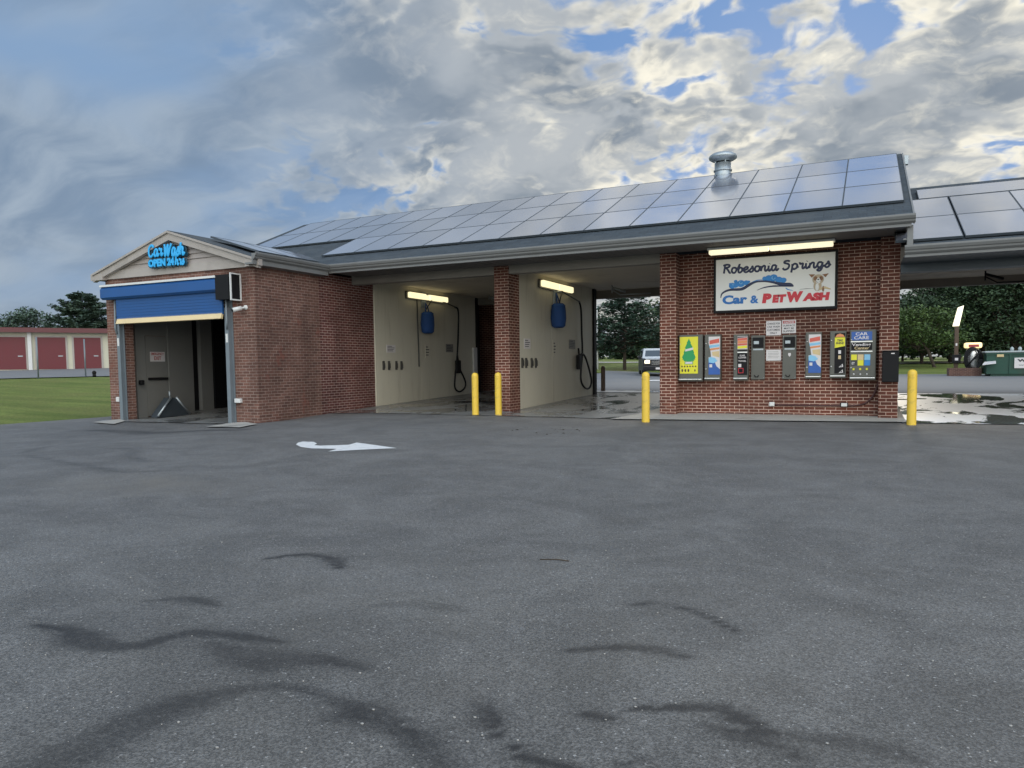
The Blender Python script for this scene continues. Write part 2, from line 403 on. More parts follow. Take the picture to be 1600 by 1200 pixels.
# ------------------------------------------------------------------ mesh builder
class MB:
    def __init__(s): s.v = []; s.f = []; s.m = []; s.sm = []; s.uv = {}; s.mi = 0
    def use(s, i): s.mi = i; return s
    def add(s, vs, fs, smooth=False):
        o = len(s.v); s.v += [tuple(map(float, p)) for p in vs]
        for f in fs: s.f.append(tuple(i + o for i in f)); s.m.append(s.mi); s.sm.append(smooth)
        return s
    def box(s, x0, x1, y0, y1, z0, z1):
        x0, x1 = min(x0, x1), max(x0, x1); y0, y1 = min(y0, y1), max(y0, y1); z0, z1 = min(z0, z1), max(z0, z1)
        v = [(x0, y0, z0), (x1, y0, z0), (x1, y1, z0), (x0, y1, z0), (x0, y0, z1), (x1, y0, z1), (x1, y1, z1), (x0, y1, z1)]
        return s.add(v, [(0, 3, 2, 1), (4, 5, 6, 7), (0, 1, 5, 4), (1, 2, 6, 5), (2, 3, 7, 6), (3, 0, 4, 7)])
    def rbox(s, x0, x1, y0, y1, z0, z1, b=.01):
        # box with chamfered vertical and horizontal edges
        bm = bmesh.new(); bmesh.ops.create_cube(bm, size=1)
        for v in bm.verts:
            v.co = Vector(((x0 + x1) / 2 + v.co.x * abs(x1 - x0), (y0 + y1) / 2 + v.co.y * abs(y1 - y0), (z0 + z1) / 2 + v.co.z * abs(z1 - z0)))
        bmesh.ops.bevel(bm, geom=bm.edges[:], offset=b, segments=2, affect='EDGES', profile=.5)
        bm.verts.index_update()
        s.add([v.co[:] for v in bm.verts], [[v.index for v in f.verts] for f in bm.faces]); bm.free(); return s
    def prism(s, poly, fn, a, b):
        """poly in (p,q); fn(p,q,t) -> xyz ; t from a to b"""
        n = len(poly)
        v = [fn(p, q, a) for p, q in poly] + [fn(p, q, b) for p, q in poly]
        return s.add(v, [tuple(range(n))[::-1], tuple(range(n, 2 * n))] + [(i, (i + 1) % n, n + (i + 1) % n, n + i) for i in range(n)])
    def tube(s, pts, r, n=10, flat=1.0, cap=True, up=(0, 0, 1)):
        pts = [Vector(p) for p in pts]; rs = r if isinstance(r, (list, tuple)) else [r] * len(pts)
        rings = []; prev = None
        for i, p in enumerate(pts):
            d = (pts[min(i + 1, len(pts) - 1)] - pts[max(i - 1, 0)]).normalized()
            a = prev if prev is not None else Vector(up)
            if abs(d.dot(a)) > .95: a = Vector((1, 0, 0)) if abs(d.x) < .9 else Vector((0, 1, 0))
            e1 = (a - d * a.dot(d)).normalized(); e2 = d.cross(e1); prev = e1
            rings.append([p + e1 * math.cos(2 * math.pi * k / n) * rs[i] * flat + e2 * math.sin(2 * math.pi * k / n) * rs[i] for k in range(n)])
        v = [q for ring in rings for q in ring]
        f = [(i * n + k, i * n + (k + 1) % n, (i + 1) * n + (k + 1) % n, (i + 1) * n + k) for i in range(len(pts) - 1) for k in range(n)]
        s.add(v, f, True)
        if cap:
            o = len(s.v) - len(v)
            s.f.append(tuple(o + k for k in range(n))[::-1]); s.m.append(s.mi); s.sm.append(False)
            s.f.append(tuple(o + (len(pts) - 1) * n + k for k in range(n))); s.m.append(s.mi); s.sm.append(False)
        return s
    def lathe(s, prof, c, n=24, axis='z'):
        v = []; 
        for r, h in prof:
            for k in range(n):
                a = 2 * math.pi * k / n
                if axis == 'z': v.append((c[0] + r * math.cos(a), c[1] + r * math.sin(a), c[2] + h))
                elif axis == 'y': v.append((c[0] + r * math.cos(a), c[1] + h, c[2] + r * math.sin(a)))
                else: v.append((c[0] + h, c[1] + r * math.cos(a), c[2] + r * math.sin(a)))
        f = [(i * n + k, i * n + (k + 1) % n, (i + 1) * n + (k + 1) % n, (i + 1) * n + k) for i in range(len(prof) - 1) for k in range(n)]
        s.add(v, f, True); return s
    def ell(s, c, r, n=12):
        prof = []
        v = []; f = []
        m = n // 2 + 1
        for i in range(m + 1):
            a = math.pi * i / m
            for k in range(n):
                b = 2 * math.pi * k / n
                v.append((c[0] + r[0] * math.sin(a) * math.cos(b), c[1] + r[1] * math.sin(a) * math.sin(b), c[2] + r[2] * math.cos(a)))
        f = [(i * n + k, (i + 1) * n + k, (i + 1) * n + (k + 1) % n, i * n + (k + 1) % n) for i in range(m) for k in range(n)]
        return s.add(v, f, True)
    def build(s, name, mats, parent=None, smooth=None):
        me = bpy.data.meshes.new(name); me.from_pydata(s.v, [], s.f)
        for mm in (mats if isinstance(mats, (list, tuple)) else [mats]): me.materials.append(MT[mm] if isinstance(mm, str) else mm)
        me.polygons.foreach_set('material_index', s.m); me.polygons.foreach_set('use_smooth', s.sm)
        me.update()
        uv = me.uv_layers.new(name='UVMap').data
        for p in me.polygons:
            n = p.normal; ax = max(range(3), key=lambda i: abs(n[i]) * (1.001 if i == 1 else 1))
            for li in p.loop_indices:
                c = me.vertices[me.loops[li].vertex_index].co
                if ax == 1: uv[li].uv = (c.x, c.z)
                elif ax == 0: uv[li].uv = (c.y + .1016, c.z)
                else: uv[li].uv = (c.x, c.y)
        o = bpy.data.objects.new(name, me); COL.objects.link(o)
        if parent is not None:
            o.parent = parent
            o.matrix_parent_inverse = Matrix.Identity(4)
        return o
def thing(name, label, cat, loc=(0, 0, 0), group=None):
    o = bpy.data.objects.new(name, None); COL.objects.link(o); o.location = loc; o.empty_display_size = .2
    o['label'] = label; o['category'] = cat
    if group: o['group'] = group
    return o
def tag(o, label, cat, group=None):
    o['label'] = label; o['category'] = cat
    if group: o['group'] = group
    return o
def struct(o, kind='structure'): o['kind'] = kind; return o
def lab(o, s): o['label'] = s; return o
def copy_tree(o, parent=None):
    c = o.copy(); COL.objects.link(c); c.parent = parent
    for ch in [x for x in bpy.data.objects if x.parent == o]: copy_tree(ch, c)
    return c

# text -> mesh appended to an MB.  box given as x0..x1, z0..z1 on a plane facing -Y
def text_geo(s, bold=.0, shear=0.0, ext=.0, res=3, space=1.0):
    cu = bpy.data.curves.new('t', 'FONT'); cu.body = s; cu.size = 1; cu.offset = bold; cu.shear = shear
    cu.extrude = ext; cu.resolution_u = res; cu.align_x = 'CENTER'; cu.space_character = space; cu.space_line = .95
    ob = bpy.data.objects.new('t', cu); COL.objects.link(ob)
    dg = bpy.context.evaluated_depsgraph_get(); me = bpy.data.meshes.new_from_object(ob.evaluated_get(dg))
    v = [x.co[:] for x in me.vertices]; f = [tuple(p.vertices) for p in me.polygons]
    bpy.data.objects.remove(ob); bpy.data.meshes.remove(me); bpy.data.curves.remove(cu)
    return v, f
def text(mb, s, x0, x1, z0, z1, y, th=.004, bold=.012, shear=0.0, place=None, res=3, space=1.0, tilt=0.0):
    v, f = text_geo(s, bold, shear, .5, res, space)
    a = np.array(v); mn, mx = a.min(0), a.max(0)
    u = (a[:, 0] - mn[0]) / (mx[0] - mn[0]); q = (a[:, 1] - mn[1]) / (mx[1] - mn[1]); d = (a[:, 2] - mn[2]) / max(1e-6, mx[2] - mn[2])
    P = []
    for i in range(len(a)):
        X = x0 + (x1 - x0) * u[i]; Z = z0 + (z1 - z0) * q[i] + tilt * (X - x0); Y = y - th * d[i]
        P.append((X, Y, Z) if place is None else place(X, Y, Z))
    mb.add(P, [ff[::-1] for ff in f] if place is None else f); return mb
# hand-drawn brush script: strokes on a 0..1 (x-height .5) grid
GL = {
 'R': (.62, [[(.10,.0),(.14,.5),(.16,.97)], [(.02,.85),(.16,.97),(.36,1.0),(.5,.86),(.44,.62),(.18,.5)], [(.24,.5),(.4,.28),(.52,.04),(.62,.06)]]),
 'o': (.46, [[(.30,.47),(.12,.44),(.06,.2),(.16,.02),(.32,.04),(.40,.26),(.34,.44),(.24,.47)], [(.36,.40),(.5,.38)]]),
 'b': (.44, [[(.0,.25),(.10,.6),(.16,.98),(.12,.5),(.10,.1),(.22,.0),(.36,.14),(.34,.38),(.2,.44),(.12,.36)], [(.35,.34),(.48,.34)]]),
 'e': (.42, [[(.02,.16),(.26,.26),(.34,.40),(.22,.48),(.08,.34),(.08,.1),(.2,.0),(.34,.05),(.46,.2)]]),
 's': (.38, [[(.0,.08),(.2,.36),(.24,.5),(.30,.3),(.30,.08),(.16,-.01),(.05,.08)], [(.30,.12),(.42,.24)]]),
 'n': (.50, [[(.04,.0),(.07,.25),(.08,.46)], [(.07,.28),(.2,.46),(.32,.42),(.32,.2),(.36,.02),(.46,.04),(.54,.2)]]),
 'i': (.26, [[(.08,.46),(.08,.2),(.12,.02),(.2,.02),(.30,.2)], [(.13,.68),(.15,.74)]]),
 'a': (.48, [[(.34,.44),(.14,.46),(.05,.24),(.10,.03),(.22,.02),(.33,.22),(.36,.46),(.34,.2),(.38,.02),(.46,.03),(.54,.18)]]),
 'S': (.56, [[(.46,.84),(.34,.99),(.14,.92),(.12,.68),(.30,.54),(.44,.36),(.36,.08),(.14,.0),(.03,.16)]]),
 'p': (.48, [[(.08,.46),(.08,.1),(.04,-.38)], [(.08,.3),(.22,.47),(.38,.38),(.38,.12),(.22,.0),(.09,.08)], [(.36,.14),(.5,.2)]]),
 'r': (.40, [[(.04,.46),(.08,.5),(.12,.42),(.28,.44),(.26,.2),(.28,.03),(.36,.03),(.44,.18)]]),
 'g': (.48, [[(.34,.44),(.14,.46),(.05,.24),(.12,.04),(.26,.06),(.34,.24),(.36,.46),(.34,-.1),(.22,-.36),(.06,-.26),(.2,-.08),(.5,.16)]]),
 'C': (.58, [[(.46,.72),(.48,.9),(.32,1.0),(.12,.82),(.05,.4),(.14,.06),(.34,.0),(.52,.18)]]),
 'W': (.86, [[(.04,.96),(.10,.5),(.16,.02),(.30,.5),(.40,.86),(.42,.4),(.48,.02),(.64,.5),(.78,.98)]]),
 'h': (.52, [[(.10,.98),(.06,.5),(.05,.0)], [(.06,.26),(.2,.46),(.33,.4),(.32,.2),(.36,.02),(.46,.04),(.54,.16)]]),
 ' ': (.26, []),
}
def catmull(P, k=5):
    if len(P) < 3: return P
    Q = [P[0]] + list(P) + [P[-1]]; out = []
    for i in range(1, len(Q) - 2):
        a, b, c, d = Q[i - 1], Q[i], Q[i + 1], Q[i + 2]
        for j in range(k):
            t = j / k
            out.append(tuple(.5 * (2 * b[m] + (c[m] - a[m]) * t + (2 * a[m] - 5 * b[m] + 4 * c[m] - d[m]) * t * t + (3 * b[m] - a[m] - 3 * c[m] + d[m]) * t ** 3) for m in range(2)))
    out.append(P[-1]); return out
def script(mb, s, x0, x1, z0, h, y, wdt=.06, shear=.18, tilt=0.0, thick=.35):
    up_ = lambda q, c: q * 1.28 if 0 < q < .5 else (.64 + (q - .5) * .72 if q >= .5 else q)
    L = sum(GL[c][0] for c in s); sx = (x1 - x0) / L; x = x0
    for c in s:
        for st in GL[c][1]:
            pts = []
            for p, q in catmull(st):
                q = up_(q, c)
                X = x + p * sx + shear * q * h
                pts.append((X, y, z0 + q * h + tilt * (X - x0)))
            mb.tube(pts, wdt * h, 8, flat=thick, up=(0, 1, 0))
        x += GL[c][0] * sx
    return mb

# ------------------------------------------------------------------ ground
def sheet(name, material, lines_x, lines_y, dz, col=None):
    nx, ny = len(lines_x), len(lines_y)
    v = [(x, y, gz(x, y) + dz) for y in lines_y for x in lines_x]
    f = [(j * nx + i, j * nx + i + 1, (j + 1) * nx + i + 1, (j + 1) * nx + i) for j in range(ny - 1) for i in range(nx - 1)]
    me = bpy.data.meshes.new(name); me.from_pydata(v, [], f); me.materials.append(MT[material])
    me.polygons.foreach_set('use_smooth', [True] * len(f))
    if col is not None:
        at = me.color_attributes.new('stain', 'FLOAT_COLOR', 'POINT')
        at.data.foreach_set('color', np.array(col(v), dtype=np.float32).ravel())
    o = bpy.data.objects.new(name, me); COL.objects.link(o); return struct(o)
def quadsheet(name, material, P, dz, step=1.2):
    a, b, c, d = [Vector(p[:2]) for p in P]
    nu = max(2, int(max((b - a).length, (c - d).length) / step)); nv = max(2, int(max((d - a).length, (c - b).length) / step))
    nu = min(nu, 90); nv = min(nv, 90)
    v = []
    for j in range(nv + 1):
        for i in range(nu + 1):
            p = (a.lerp(b, i / nu)).lerp(d.lerp(c, i / nu), j / nv); v.append((p.x, p.y, gz(p.x, p.y) + dz))
    f = [(j * (nu + 1) + i, j * (nu + 1) + i + 1, (j + 1) * (nu + 1) + i + 1, (j + 1) * (nu + 1) + i) for j in range(nv) for i in range(nu)]
    me = bpy.data.meshes.new(name); me.from_pydata(v, [], f); me.materials.append(MT[material])
    me.polygons.foreach_set('use_smooth', [True] * len(f))
    o = bpy.data.objects.new(name, me); COL.objects.link(o); return struct(o)
def spans(*seg):
    out = []
    for a, b, s in seg:
        n = max(1, round((b - a) / s)); out += [a + (b - a) * i / n for i in range(n)]
    out.append(seg[-1][1]); return out
sheet('ground', 'grass', spans((-900, -100, 60), (-100, 70, 2), (70, 900, 60)), spans((-900, -50, 60), (-50, 110, 2), (110, 900, 60)), -.05)
# tyre scuffs and spills (soft dark marks worn into the asphalt), drawn as strokes: pixel path, half width m, darkness
STAINS = [
 ([(418,873),(450,868),(480,866),(508,870),(524,877),(531,888)], [.02,.03,.035,.04,.07,.04], .8),
 ([(240,938),(275,935),(310,938),(340,946)], [.02,.05,.07,.03], .62),
 ([(60,978),(105,984),(128,996),(150,1007),(185,1011),(225,1008),(262,996),(300,988)], [.04,.05,.10,.07,.05,.05,.05,.05], .72),
 ([(300,989),(345,991),(400,998),(440,1004)], [.05,.05,.04,.03], .8),
 ([(330,1005),(380,1025),(430,1030),(500,1030),(570,1045)], [.04,.11,.12,.08,.04], .6),
 ([(380,1040),(420,1048),(450,1040)], [.03,.05,.03], .55),
 ([(110,1190),(150,1160),(210,1130),(290,1100),(370,1078)], [.16,.17,.15,.12,.05], .62),
 ([(370,1078),(430,1072),(480,1078),(520,1092),(560,1112),(610,1132),(660,1160),(700,1200)], [.03,.03,.035,.05,.09,.08,.07,.05], .66),
 ([(500,1125),(560,1120),(600,1125)], [.03,.07,.04], .45),
 ([(757,1100),(765,1120),(775,1150)], [.03,.055,.02], .75),
 ([(985,944),(1020,942),(1050,946),(1090,957),(1125,972),(1152,986)], [.015,.02,.022,.025,.03,.02], .78),
 ([(880,1019),(920,1014),(970,1011),(1010,1014),(1045,1020),(1075,1029)], [.015,.025,.035,.035,.03,.02], .8),
 ([(985,1108),(1040,1106),(1100,1105),(1130,1110),(1160,1124),(1200,1145)], [.02,.03,.035,.05,.05,.03], .85),
 ([(1200,1145),(1260,1153),(1330,1160),(1400,1172),(1440,1190)], [.035,.04,.04,.05,.03], .55),
 ([(1100,1135),(1160,1148),(1220,1168),(1270,1196)], [.03,.06,.04,.02], .6),
 ([(912,1113),(930,1118),(958,1124)], [.02,.035,.02], .95),
 ([(800,1163),(815,1180),(850,1194),(900,1199)], [.02,.03,.03,.02], .85),
 ([(960,1200),(1010,1188)], [.02,.02], .5),
 ([(590,946),(640,944),(690,949),(730,955)], [.04,.06,.08,.04], .35),
 ([(40,706),(80,697),(130,690)], [.06,.07,.06], .4),
 ([(45,712),(110,724),(190,738),(280,735)], [.06,.08,.08,.05], .38),
 ([(170,700),(210,702),(200,712),(230,722)], [.08,.1,.1,.08], .35),
 ([(150,672),(260,676),(370,672)], [.25,.45,.25], .5),
 ([(1180,668),(1300,670),(1500,672),(1600,676)], [.1,.15,.12,.2], .35),
 ([(60,1100),(300,1040),(520,1060)], [.5,.6,.4], .10),
 ([(900,1150),(1200,1130),(1450,1160)], [.4,.5,.4], .09),
 ([(250,960),(520,985)], [.3,.3], .08),
 ([(1480,830),(1560,850)], [.1,.1], .12),
]
PATCH = [((225, 755), (1.0, .55), .45), ((560, 1010), (1.3, .7), .10), ((700, 960), (2.0, .8), .10), ((300, 1130), (.8, .5), .12), ((1050, 1060), (1.2, .5), .12)]
def stain_fn(v):
    P = np.array(v)[:, :2]; d = np.zeros(len(P)); lt = np.zeros(len(P))
    jit = np.array([mnoise.noise(Vector((x * 2.3, y * 2.3, 0))) + .5 * mnoise.noise(Vector((x * 7, y * 7, 3))) for x, y in P])
    edge = np.array([mnoise.noise(Vector((x * 5, y * 5, 9))) for x, y in P])
    for path, ws, k in STAINS:
        q = [gnd(*p)[:2] for p in path]
        for (a, b, wa, wb) in zip(q, q[1:], ws, ws[1:]):
            a = np.array(a); b = np.array(b); ab = b - a
            t = np.clip(((P - a) @ ab) / (ab @ ab + 1e-9), 0, 1)
            dist = np.linalg.norm(P - (a + t[:, None] * ab), axis=1) + .012 * edge; ww = (wa + (wb - wa) * t) * (1 + .3 * jit)
            s = np.clip(1.35 - dist / np.maximum(ww, .004) * .95, 0, 1); s = s * s * (3 - 2 * s)
            halo = .30 * np.exp(-(dist / (ww * 2.6)) ** 2)
            d = np.maximum(d, k * np.maximum(s * (.8 + .3 * edge), halo))
    for (c, r, k) in PATCH:
        c = gnd(*c)[:2]
        e = ((P[:, 0] - c[0]) / r[0]) ** 2 + ((P[:, 1] - c[1]) / r[1]) ** 2
        lt = np.maximum(lt, k * np.exp(-e) * (1 + jit))
    out = np.zeros((len(P), 4)); out[:, 0] = np.clip(d, 0, 1); out[:, 1] = np.clip(lt, 0, 1); out[:, 3] = 1
    return out
sheet('asphalt_lot', 'asphalt', spans((-19.45, -13, .25), (-13, -5.4, .1), (-5.4, 2.4, .04), (2.4, 8, .3), (8, 45, 3)),
      spans((-45, -17, 3), (-17, -14.5, .3), (-14.5, -11.2, .04), (-11.2, -5, .1), (-5, 3, .25)), 0.0, stain_fn)
rA, rB = gnd(1420, 587.5), gnd(1600, 587.5)
lA, lB = gnd(955, 577.5), gnd(1000, 577.5)
quadsheet('rear_driveway', 'asphalt_far', [(-19.45, 3), (45, 3), (45, rA[1] + .3), (-24, lA[1] - 1.0)], 0.0)
# lawn strips and the drive by the storage units, the far road
L0, L1 = gnd(2, 591.5), gnd(168, 587.5)
ld = Vector((L1[0] - L0[0], L1[1] - L0[1])).normalized()
pA = Vector(L0[:2]) - ld * 25; pB = Vector(L1[:2]) + ld * 12
nrm = Vector((-ld.y, ld.x)); 
if nrm.x > 0: nrm = -nrm
quadsheet('storage_driveway', 'asphalt_far', [pA, pB, pB + nrm * 22, pA + nrm * 22], 0.0)
q0, q1 = gnd(1405, 573), gnd(1600, 571)
quadsheet('far_road', 'concrete', [(-60, 52.5), (45, 50.5), (45, 54.0), (-60, 57.0)], 0.0)
# slabs
def slab(name, m, P, dz): return quadsheet(name, m, P, dz, .5)
slab('wash_bay_floor', 'concrete_wet', [(-13.05, -1.15), (-5.0, -1.5), (-4.75, 7.75), (-13.05, 7.75)], .012)
slab('equipment_slab', 'concrete', [(-5.3, -1.72), (.12, -.95), (.12, 7.75), (-4.7, 7.75)], .022)
slab('open_bay_floor', 'concrete_glare', [(.04, -1.05), (9, -.2), (9, 8.0), (.04, 7.75)], .012)
slab('rear_apron', 'concrete_glare', [(-13.05, 7.2), (-4.75, 7.2), (-4.75, 8.3), (-13.05, 8.3)], .03)
slab('tunnel_floor', 'concrete_wet', [(-18.0, -4.0), (-13.75, -3.75), (-13.75, 7.0), (-18.0, 7.0)], .016)
def gpoly(pts, name, m, dz=.006):
    P = [gnd(*p) for p in pts]
    me = bpy.data.meshes.new(name); me.from_pydata([(x, y, gz(x, y) + dz) for x, y, z in P], [], [tuple(range(len(P)))])
    me.materials.append(MT[m]); o = bpy.data.objects.new(name, me); COL.objects.link(o); return struct(o)
gpoly([(145,661),(188,656),(196,659),(178,664)], 'concrete_pad', 'concrete', .024)
gpoly([(322,668),(378,660),(402,664),(374,669.5)], 'concrete_pad', 'concrete', .024)
gpoly([(a / 2, 640 + b / 2) for a, b in [(925,110),(932,104),(946,101),(980,102),(991,107),(982,112),(1000,114),(1090,111),(1115,104),(1180,113),(1240,121.5),(1140,126),(1025,132),(1052,124.5),(1040,123.5),(975,122.5),(940,118)]], 'road_marking', 'marking', .006)
gpoly([(1015,594.5),(1035,594),(1035,595.5),(1015,596)], 'road_marking', 'marking', .02)

# ------------------------------------------------------------------ the car wash building
B = thing('car_wash_building', 'long red brick car wash with solar roofs, open wash bays and a gabled tunnel wing', 'building', (0, 0, 0))
XW = -13.15      # right-hand wall of the tunnel wing
ZC = 3.55
def part(mb, name, m, label=None, parent=B):
    o = mb.build(name, m, parent)
    if label: o['label'] = label
    return o
# brick pillars (each its own part)
for (x0, x1, y1) in ((-4.71, -4.35, .36), (-.34, 0.0, .36), (-8.82, -8.43, .6)):
    part(MB().box(x0, x1, 0, y1, -.3, ZC), 'pillar', 'brick')
part(MB().box(-4.709, -.001, .36, .66, -.3, ZC).box(-4.71, -4.41, .66, 7.1, -.3, ZC).box(-.3, -.001, .66, 7.1, -.3, ZC).box(-4.41, -.3, 6.8, 7.1, -.3, ZC), 'equipment_room_wall', 'brick')
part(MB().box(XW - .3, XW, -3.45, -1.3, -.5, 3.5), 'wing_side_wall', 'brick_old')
part(MB().box(XW - .3, XW + .004, -1.3, 7.1, -.3, ZC), 'bay_side_wall', 'brick_shaded')
part(MB().box(-17.5, -9.4, 8.35, 8.6, -.3, 3.7), 'rear_brick_wall', 'brick')
# white boards lining the bays
def boards(xf, y0, y1, th, name='wall_panel'):
    mb = MB(); n = 5; w_ = (y1 - y0) / n
    for i in range(n):
        mb.box(xf - th, xf - (.002 if i % 2 else 0), y0 + i * w_ + .004, y0 + (i + 1) * w_ - .004, -.02, ZC - .002)
    mb.box(xf - th, xf - .006, y0 + .01, y1 - .01, .0, ZC - .01)
    return mb
part(boards(-13.1, .95, 6.85, .04), 'wall_panel', 'panel')
part(MB().box(-8.78, -8.56, .6, 6.28, -.3, ZC), 'partition_core', 'brick')
part(boards(-8.5, .62, 6.24, .055), 'wall_panel', 'panel')
for q in ((-13.12, -13.06, 6.86), (-8.56, -8.44, 6.25)): part(MB().box(*q, q[2] + .22, -.3, ZC), 'jamb_post', 'black')
# ceilings, headers, soffit
part(MB().box(-13.14, -4.72, .3, 7.1, ZC, ZC + .06), 'bay_ceiling', 'ceiling')
for q in ((-13.14, -8.825, .02, .28, 3.36), (-8.425, -4.715, .02, .28, 3.36), (-13.14, -4.72, 6.98, 7.2, 3.30)): part(MB().box(*q, ZC + .05), 'bay_header', 'header')
mb = MB().box(XW + .2, .10, -1.12, .018, ZC + .01, ZC + .03)
for i in range(65): mb.box(XW + .3 + i * .2, XW + .312 + i * .2, -1.11, .015, ZC + .004, ZC + .012)
part(mb, 'soffit', 'soffit')
# main roof
S, E0, RY = .44, -1.2, 4.42
ze = 3.72; zr = ze + S * (RY - E0)
mb = MB()
XL, XR = -18.6, .14
def roof_slab(mb, x0, x1, ya, za, yb, zb, th=.06):
    return mb.add([(x0, ya, za), (x1, ya, za), (x1, yb, zb), (x0, yb, zb), (x0, ya, za - th), (x1, ya, za - th), (x1, yb, zb - th), (x0, yb, zb - th)],
                  [(0, 1, 2, 3), (7, 6, 5, 4), (0, 4, 5, 1), (1, 5, 6, 2), (2, 6, 7, 3), (3, 7, 4, 0)])
roof_slab(mb, -13.0, XR, E0, ze, RY, zr)
zv = 4.50; YV = E0 + (zv - ze) / S      # where the wing ridge meets the main slope
# left of the inner corner the slope starts at the valley; the wing roof hides what is below
yk = 0.0
roof_slab(mb, XL, -13.0, .55, ze + S * (.55 - E0), RY, zr)
mb.add([(-13.0, E0, ze), (-13.0, .55, ze + S * (.55 - E0)), (-16.2, .55, ze + S * (.55 - E0))], [(0, 1, 2)])
roof_slab(mb, XL, XR, RY + .002, zr, 8.7, 3.9)
part(mb, 'roof', 'shingle')
mb = MB()
mb.add([(XL, .6, ze + S * 1.8 - .07), (XL, RY, zr - .08), (XL, 8.6, 3.88), (XL, 8.6, 3.5), (XL, .6, 3.5)], [(0, 1, 2, 3, 4)])
part(mb, 'roof_gable_end', 'siding'); mb = MB()
mb.add([(XR - .08, E0 + .2, ze - .02), (XR - .08, RY, zr - .08), (XR - .08, 8.6, 3.88), (XR - .08, 8.6, 3.5), (XR - .08, E0 + .2, 3.5)], [(4, 3, 2, 1, 0)])
part(mb, 'roof_gable_end', 'siding')
mb = MB()
for ya, za, yb, zb in ((E0, ze, RY, zr), (RY, zr, 8.7, 3.9)):
    mb.add([(XR, ya, za + .015), (XR + .03, ya, za + .015), (XR + .03, yb, zb + .015), (XR, yb, zb + .015), (XR, ya, za - .16), (XR + .03, ya, za - .16), (XR + .03, yb, zb - .16), (XR, yb, zb - .16)],
           [(0, 1, 2, 3), (7, 6, 5, 4), (0, 4, 5, 1), (1, 5, 6, 2), (2, 6, 7, 3), (3, 7, 4, 0)])
part(mb, 'rake_board', 'gutter')
# gutters: moulded profile
GP = [(0, 0), (-.02, .0), (-.055, .03), (-.06, .06), (-.085, .075), (-.105, .12), (-.105, .15), (-.095, .155), (-.09, .13), (0, .13)]
mb = MB()
mb.prism(GP, lambda p, q, t: (t, E0 + p, 3.575 + q), -12.88, .18)
mb.box(-12.9, .12, E0 + .002, E0 + .03, 3.52, 3.71)
mb.box(-12.9, .10, E0 + .03, E0 + .1, 3.52, 3.565)
part(mb, 'gutter', 'gutter', 'long grey gutter along the main eave')
mb = MB()
mb.prism(GP, lambda p, q, t: (-12.88 - p * -1 * -1, t, 3.52 + q) if False else (-12.90 - p, t, 3.565 + q), -3.75, E0 - .02)
mb.box(-12.93, -12.9, -3.75, E0 - .02, 3.46, 3.70)
mb.box(XW + .01, -12.93, -3.75, E0 - .02, 3.46, 3.50)
part(mb, 'wing_gutter', 'gutter')
# downspout box at the right corner, linking to the lower roof
mb = MB().rbox(.055, .155, E0 + .1, E0 + .2, 3.08, 3.56, .008).box(.0, .055, E0 + .12, E0 + .16, 3.3, 3.33)
part(mb, 'downspout', 'gutter')
# tunnel wing: front wall with opening, gable
YF = -3.45; XL2 = -18.26; XA, XB = -17.70, -13.95; ZO = 2.62
mb = MB()
mb.box(XL2, XA, YF, YF + .3, -.5, 3.46).box(XB, XW - .3, YF, YF + .3, -.5, 3.5).box(XW - .3, XW - .0, YF - .0, YF + .001, -.5, -.49)
mb.box(XA, XB, YF, YF + .3, ZO, 3.48)
mb.box(XL2, XL2 + .3, YF + .3, 7.1, -.5, 3.46)
mb.box(XL2 + .3, XW - .3, 6.8, 7.1, -.5, 3.46)
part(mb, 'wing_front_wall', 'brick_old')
xm = (XL2 + XW) / 2 + .0; zp = 4.42
TL, TR = -18.48, -12.92
mb = MB()
ZG = 3.46
n = 8
for i in range(n):      # horizontal lap siding, each course tilted out
    z0 = ZG + .18 + i * .12; z1 = z0 + .12
    if z0 > zp - .25: break
    def xs(z): 
        k = (z - ZG - .02) / (zp - ZG - .05); return TL + .05 + (xm - TL) * k, TR - .05 - (TR - xm) * k
    a0, b0 = xs(z0); a1, b1 = xs(min(z1, zp - .12))
    mb.add([(a0, YF - .05, z0), (b0, YF - .05, z0), (b1, YF - .02, z1), (a1, YF - .02, z1), (a0, YF + .02, z0), (b0, YF + .02, z0)], [(0, 1, 2, 3), (4, 5, 1, 0)])
mb.add([(TL + .2, YF - .005, ZG), (TR - .2, YF - .005, ZG), (xm, YF - .005, zp - .1)], [(0, 1, 2)])
part(mb, 'gable_siding', 'siding')
mb = MB()
mb.box(TL + .1, TR - .1, YF - .06, YF + .0, ZG - .01, ZG + .19)
def rake(xa, za, xb, zb, d, y0, y1):
    mb.add([(xa, y0, za), (xb, y0, zb), (xb, y0, zb - d), (xa, y0, za - d), (xa, y1, za), (xb, y1, zb), (xb, y1, zb - d), (xa, y1, za - d)],
           [(0, 1, 2, 3)[::-1], (4, 5, 6, 7), (0, 4, 5, 1)[::-1], (3, 2, 6, 7)[::-1], (0, 3, 7, 4), (1, 5, 6, 2)])
rake(TL - .02, ZG + .12, xm, zp, .19, YF - .16, YF - .055)
rake(xm, zp, TR + .02, ZG + .12, .19, YF - .16, YF - .055)
mb.box(TL - .1, TL + .35, YF - .17, YF - .05, ZG - .03, ZG + .13)
mb.box(TR - .35, TR + .06, YF - .17, YF - .05, ZG - .02, ZG + .14)
rake(TL - .02, ZG + .135, xm, zp + .03, .05, YF - .20, YF - .14)
rake(xm, zp + .03, TR + .02, ZG + .135, .05, YF - .20, YF - .14)
part(mb, 'gable_trim', 'trim')
mb = MB()
zw0 = ZG + .15
def wslope(x): return zw0 + (zp + .04 - zw0) * (1 - abs(x - xm) / (TR + .02 - xm))
yr = E0 + (zp + .04 - ze) / S
ye = E0 + (zw0 - ze) / S
th = .05
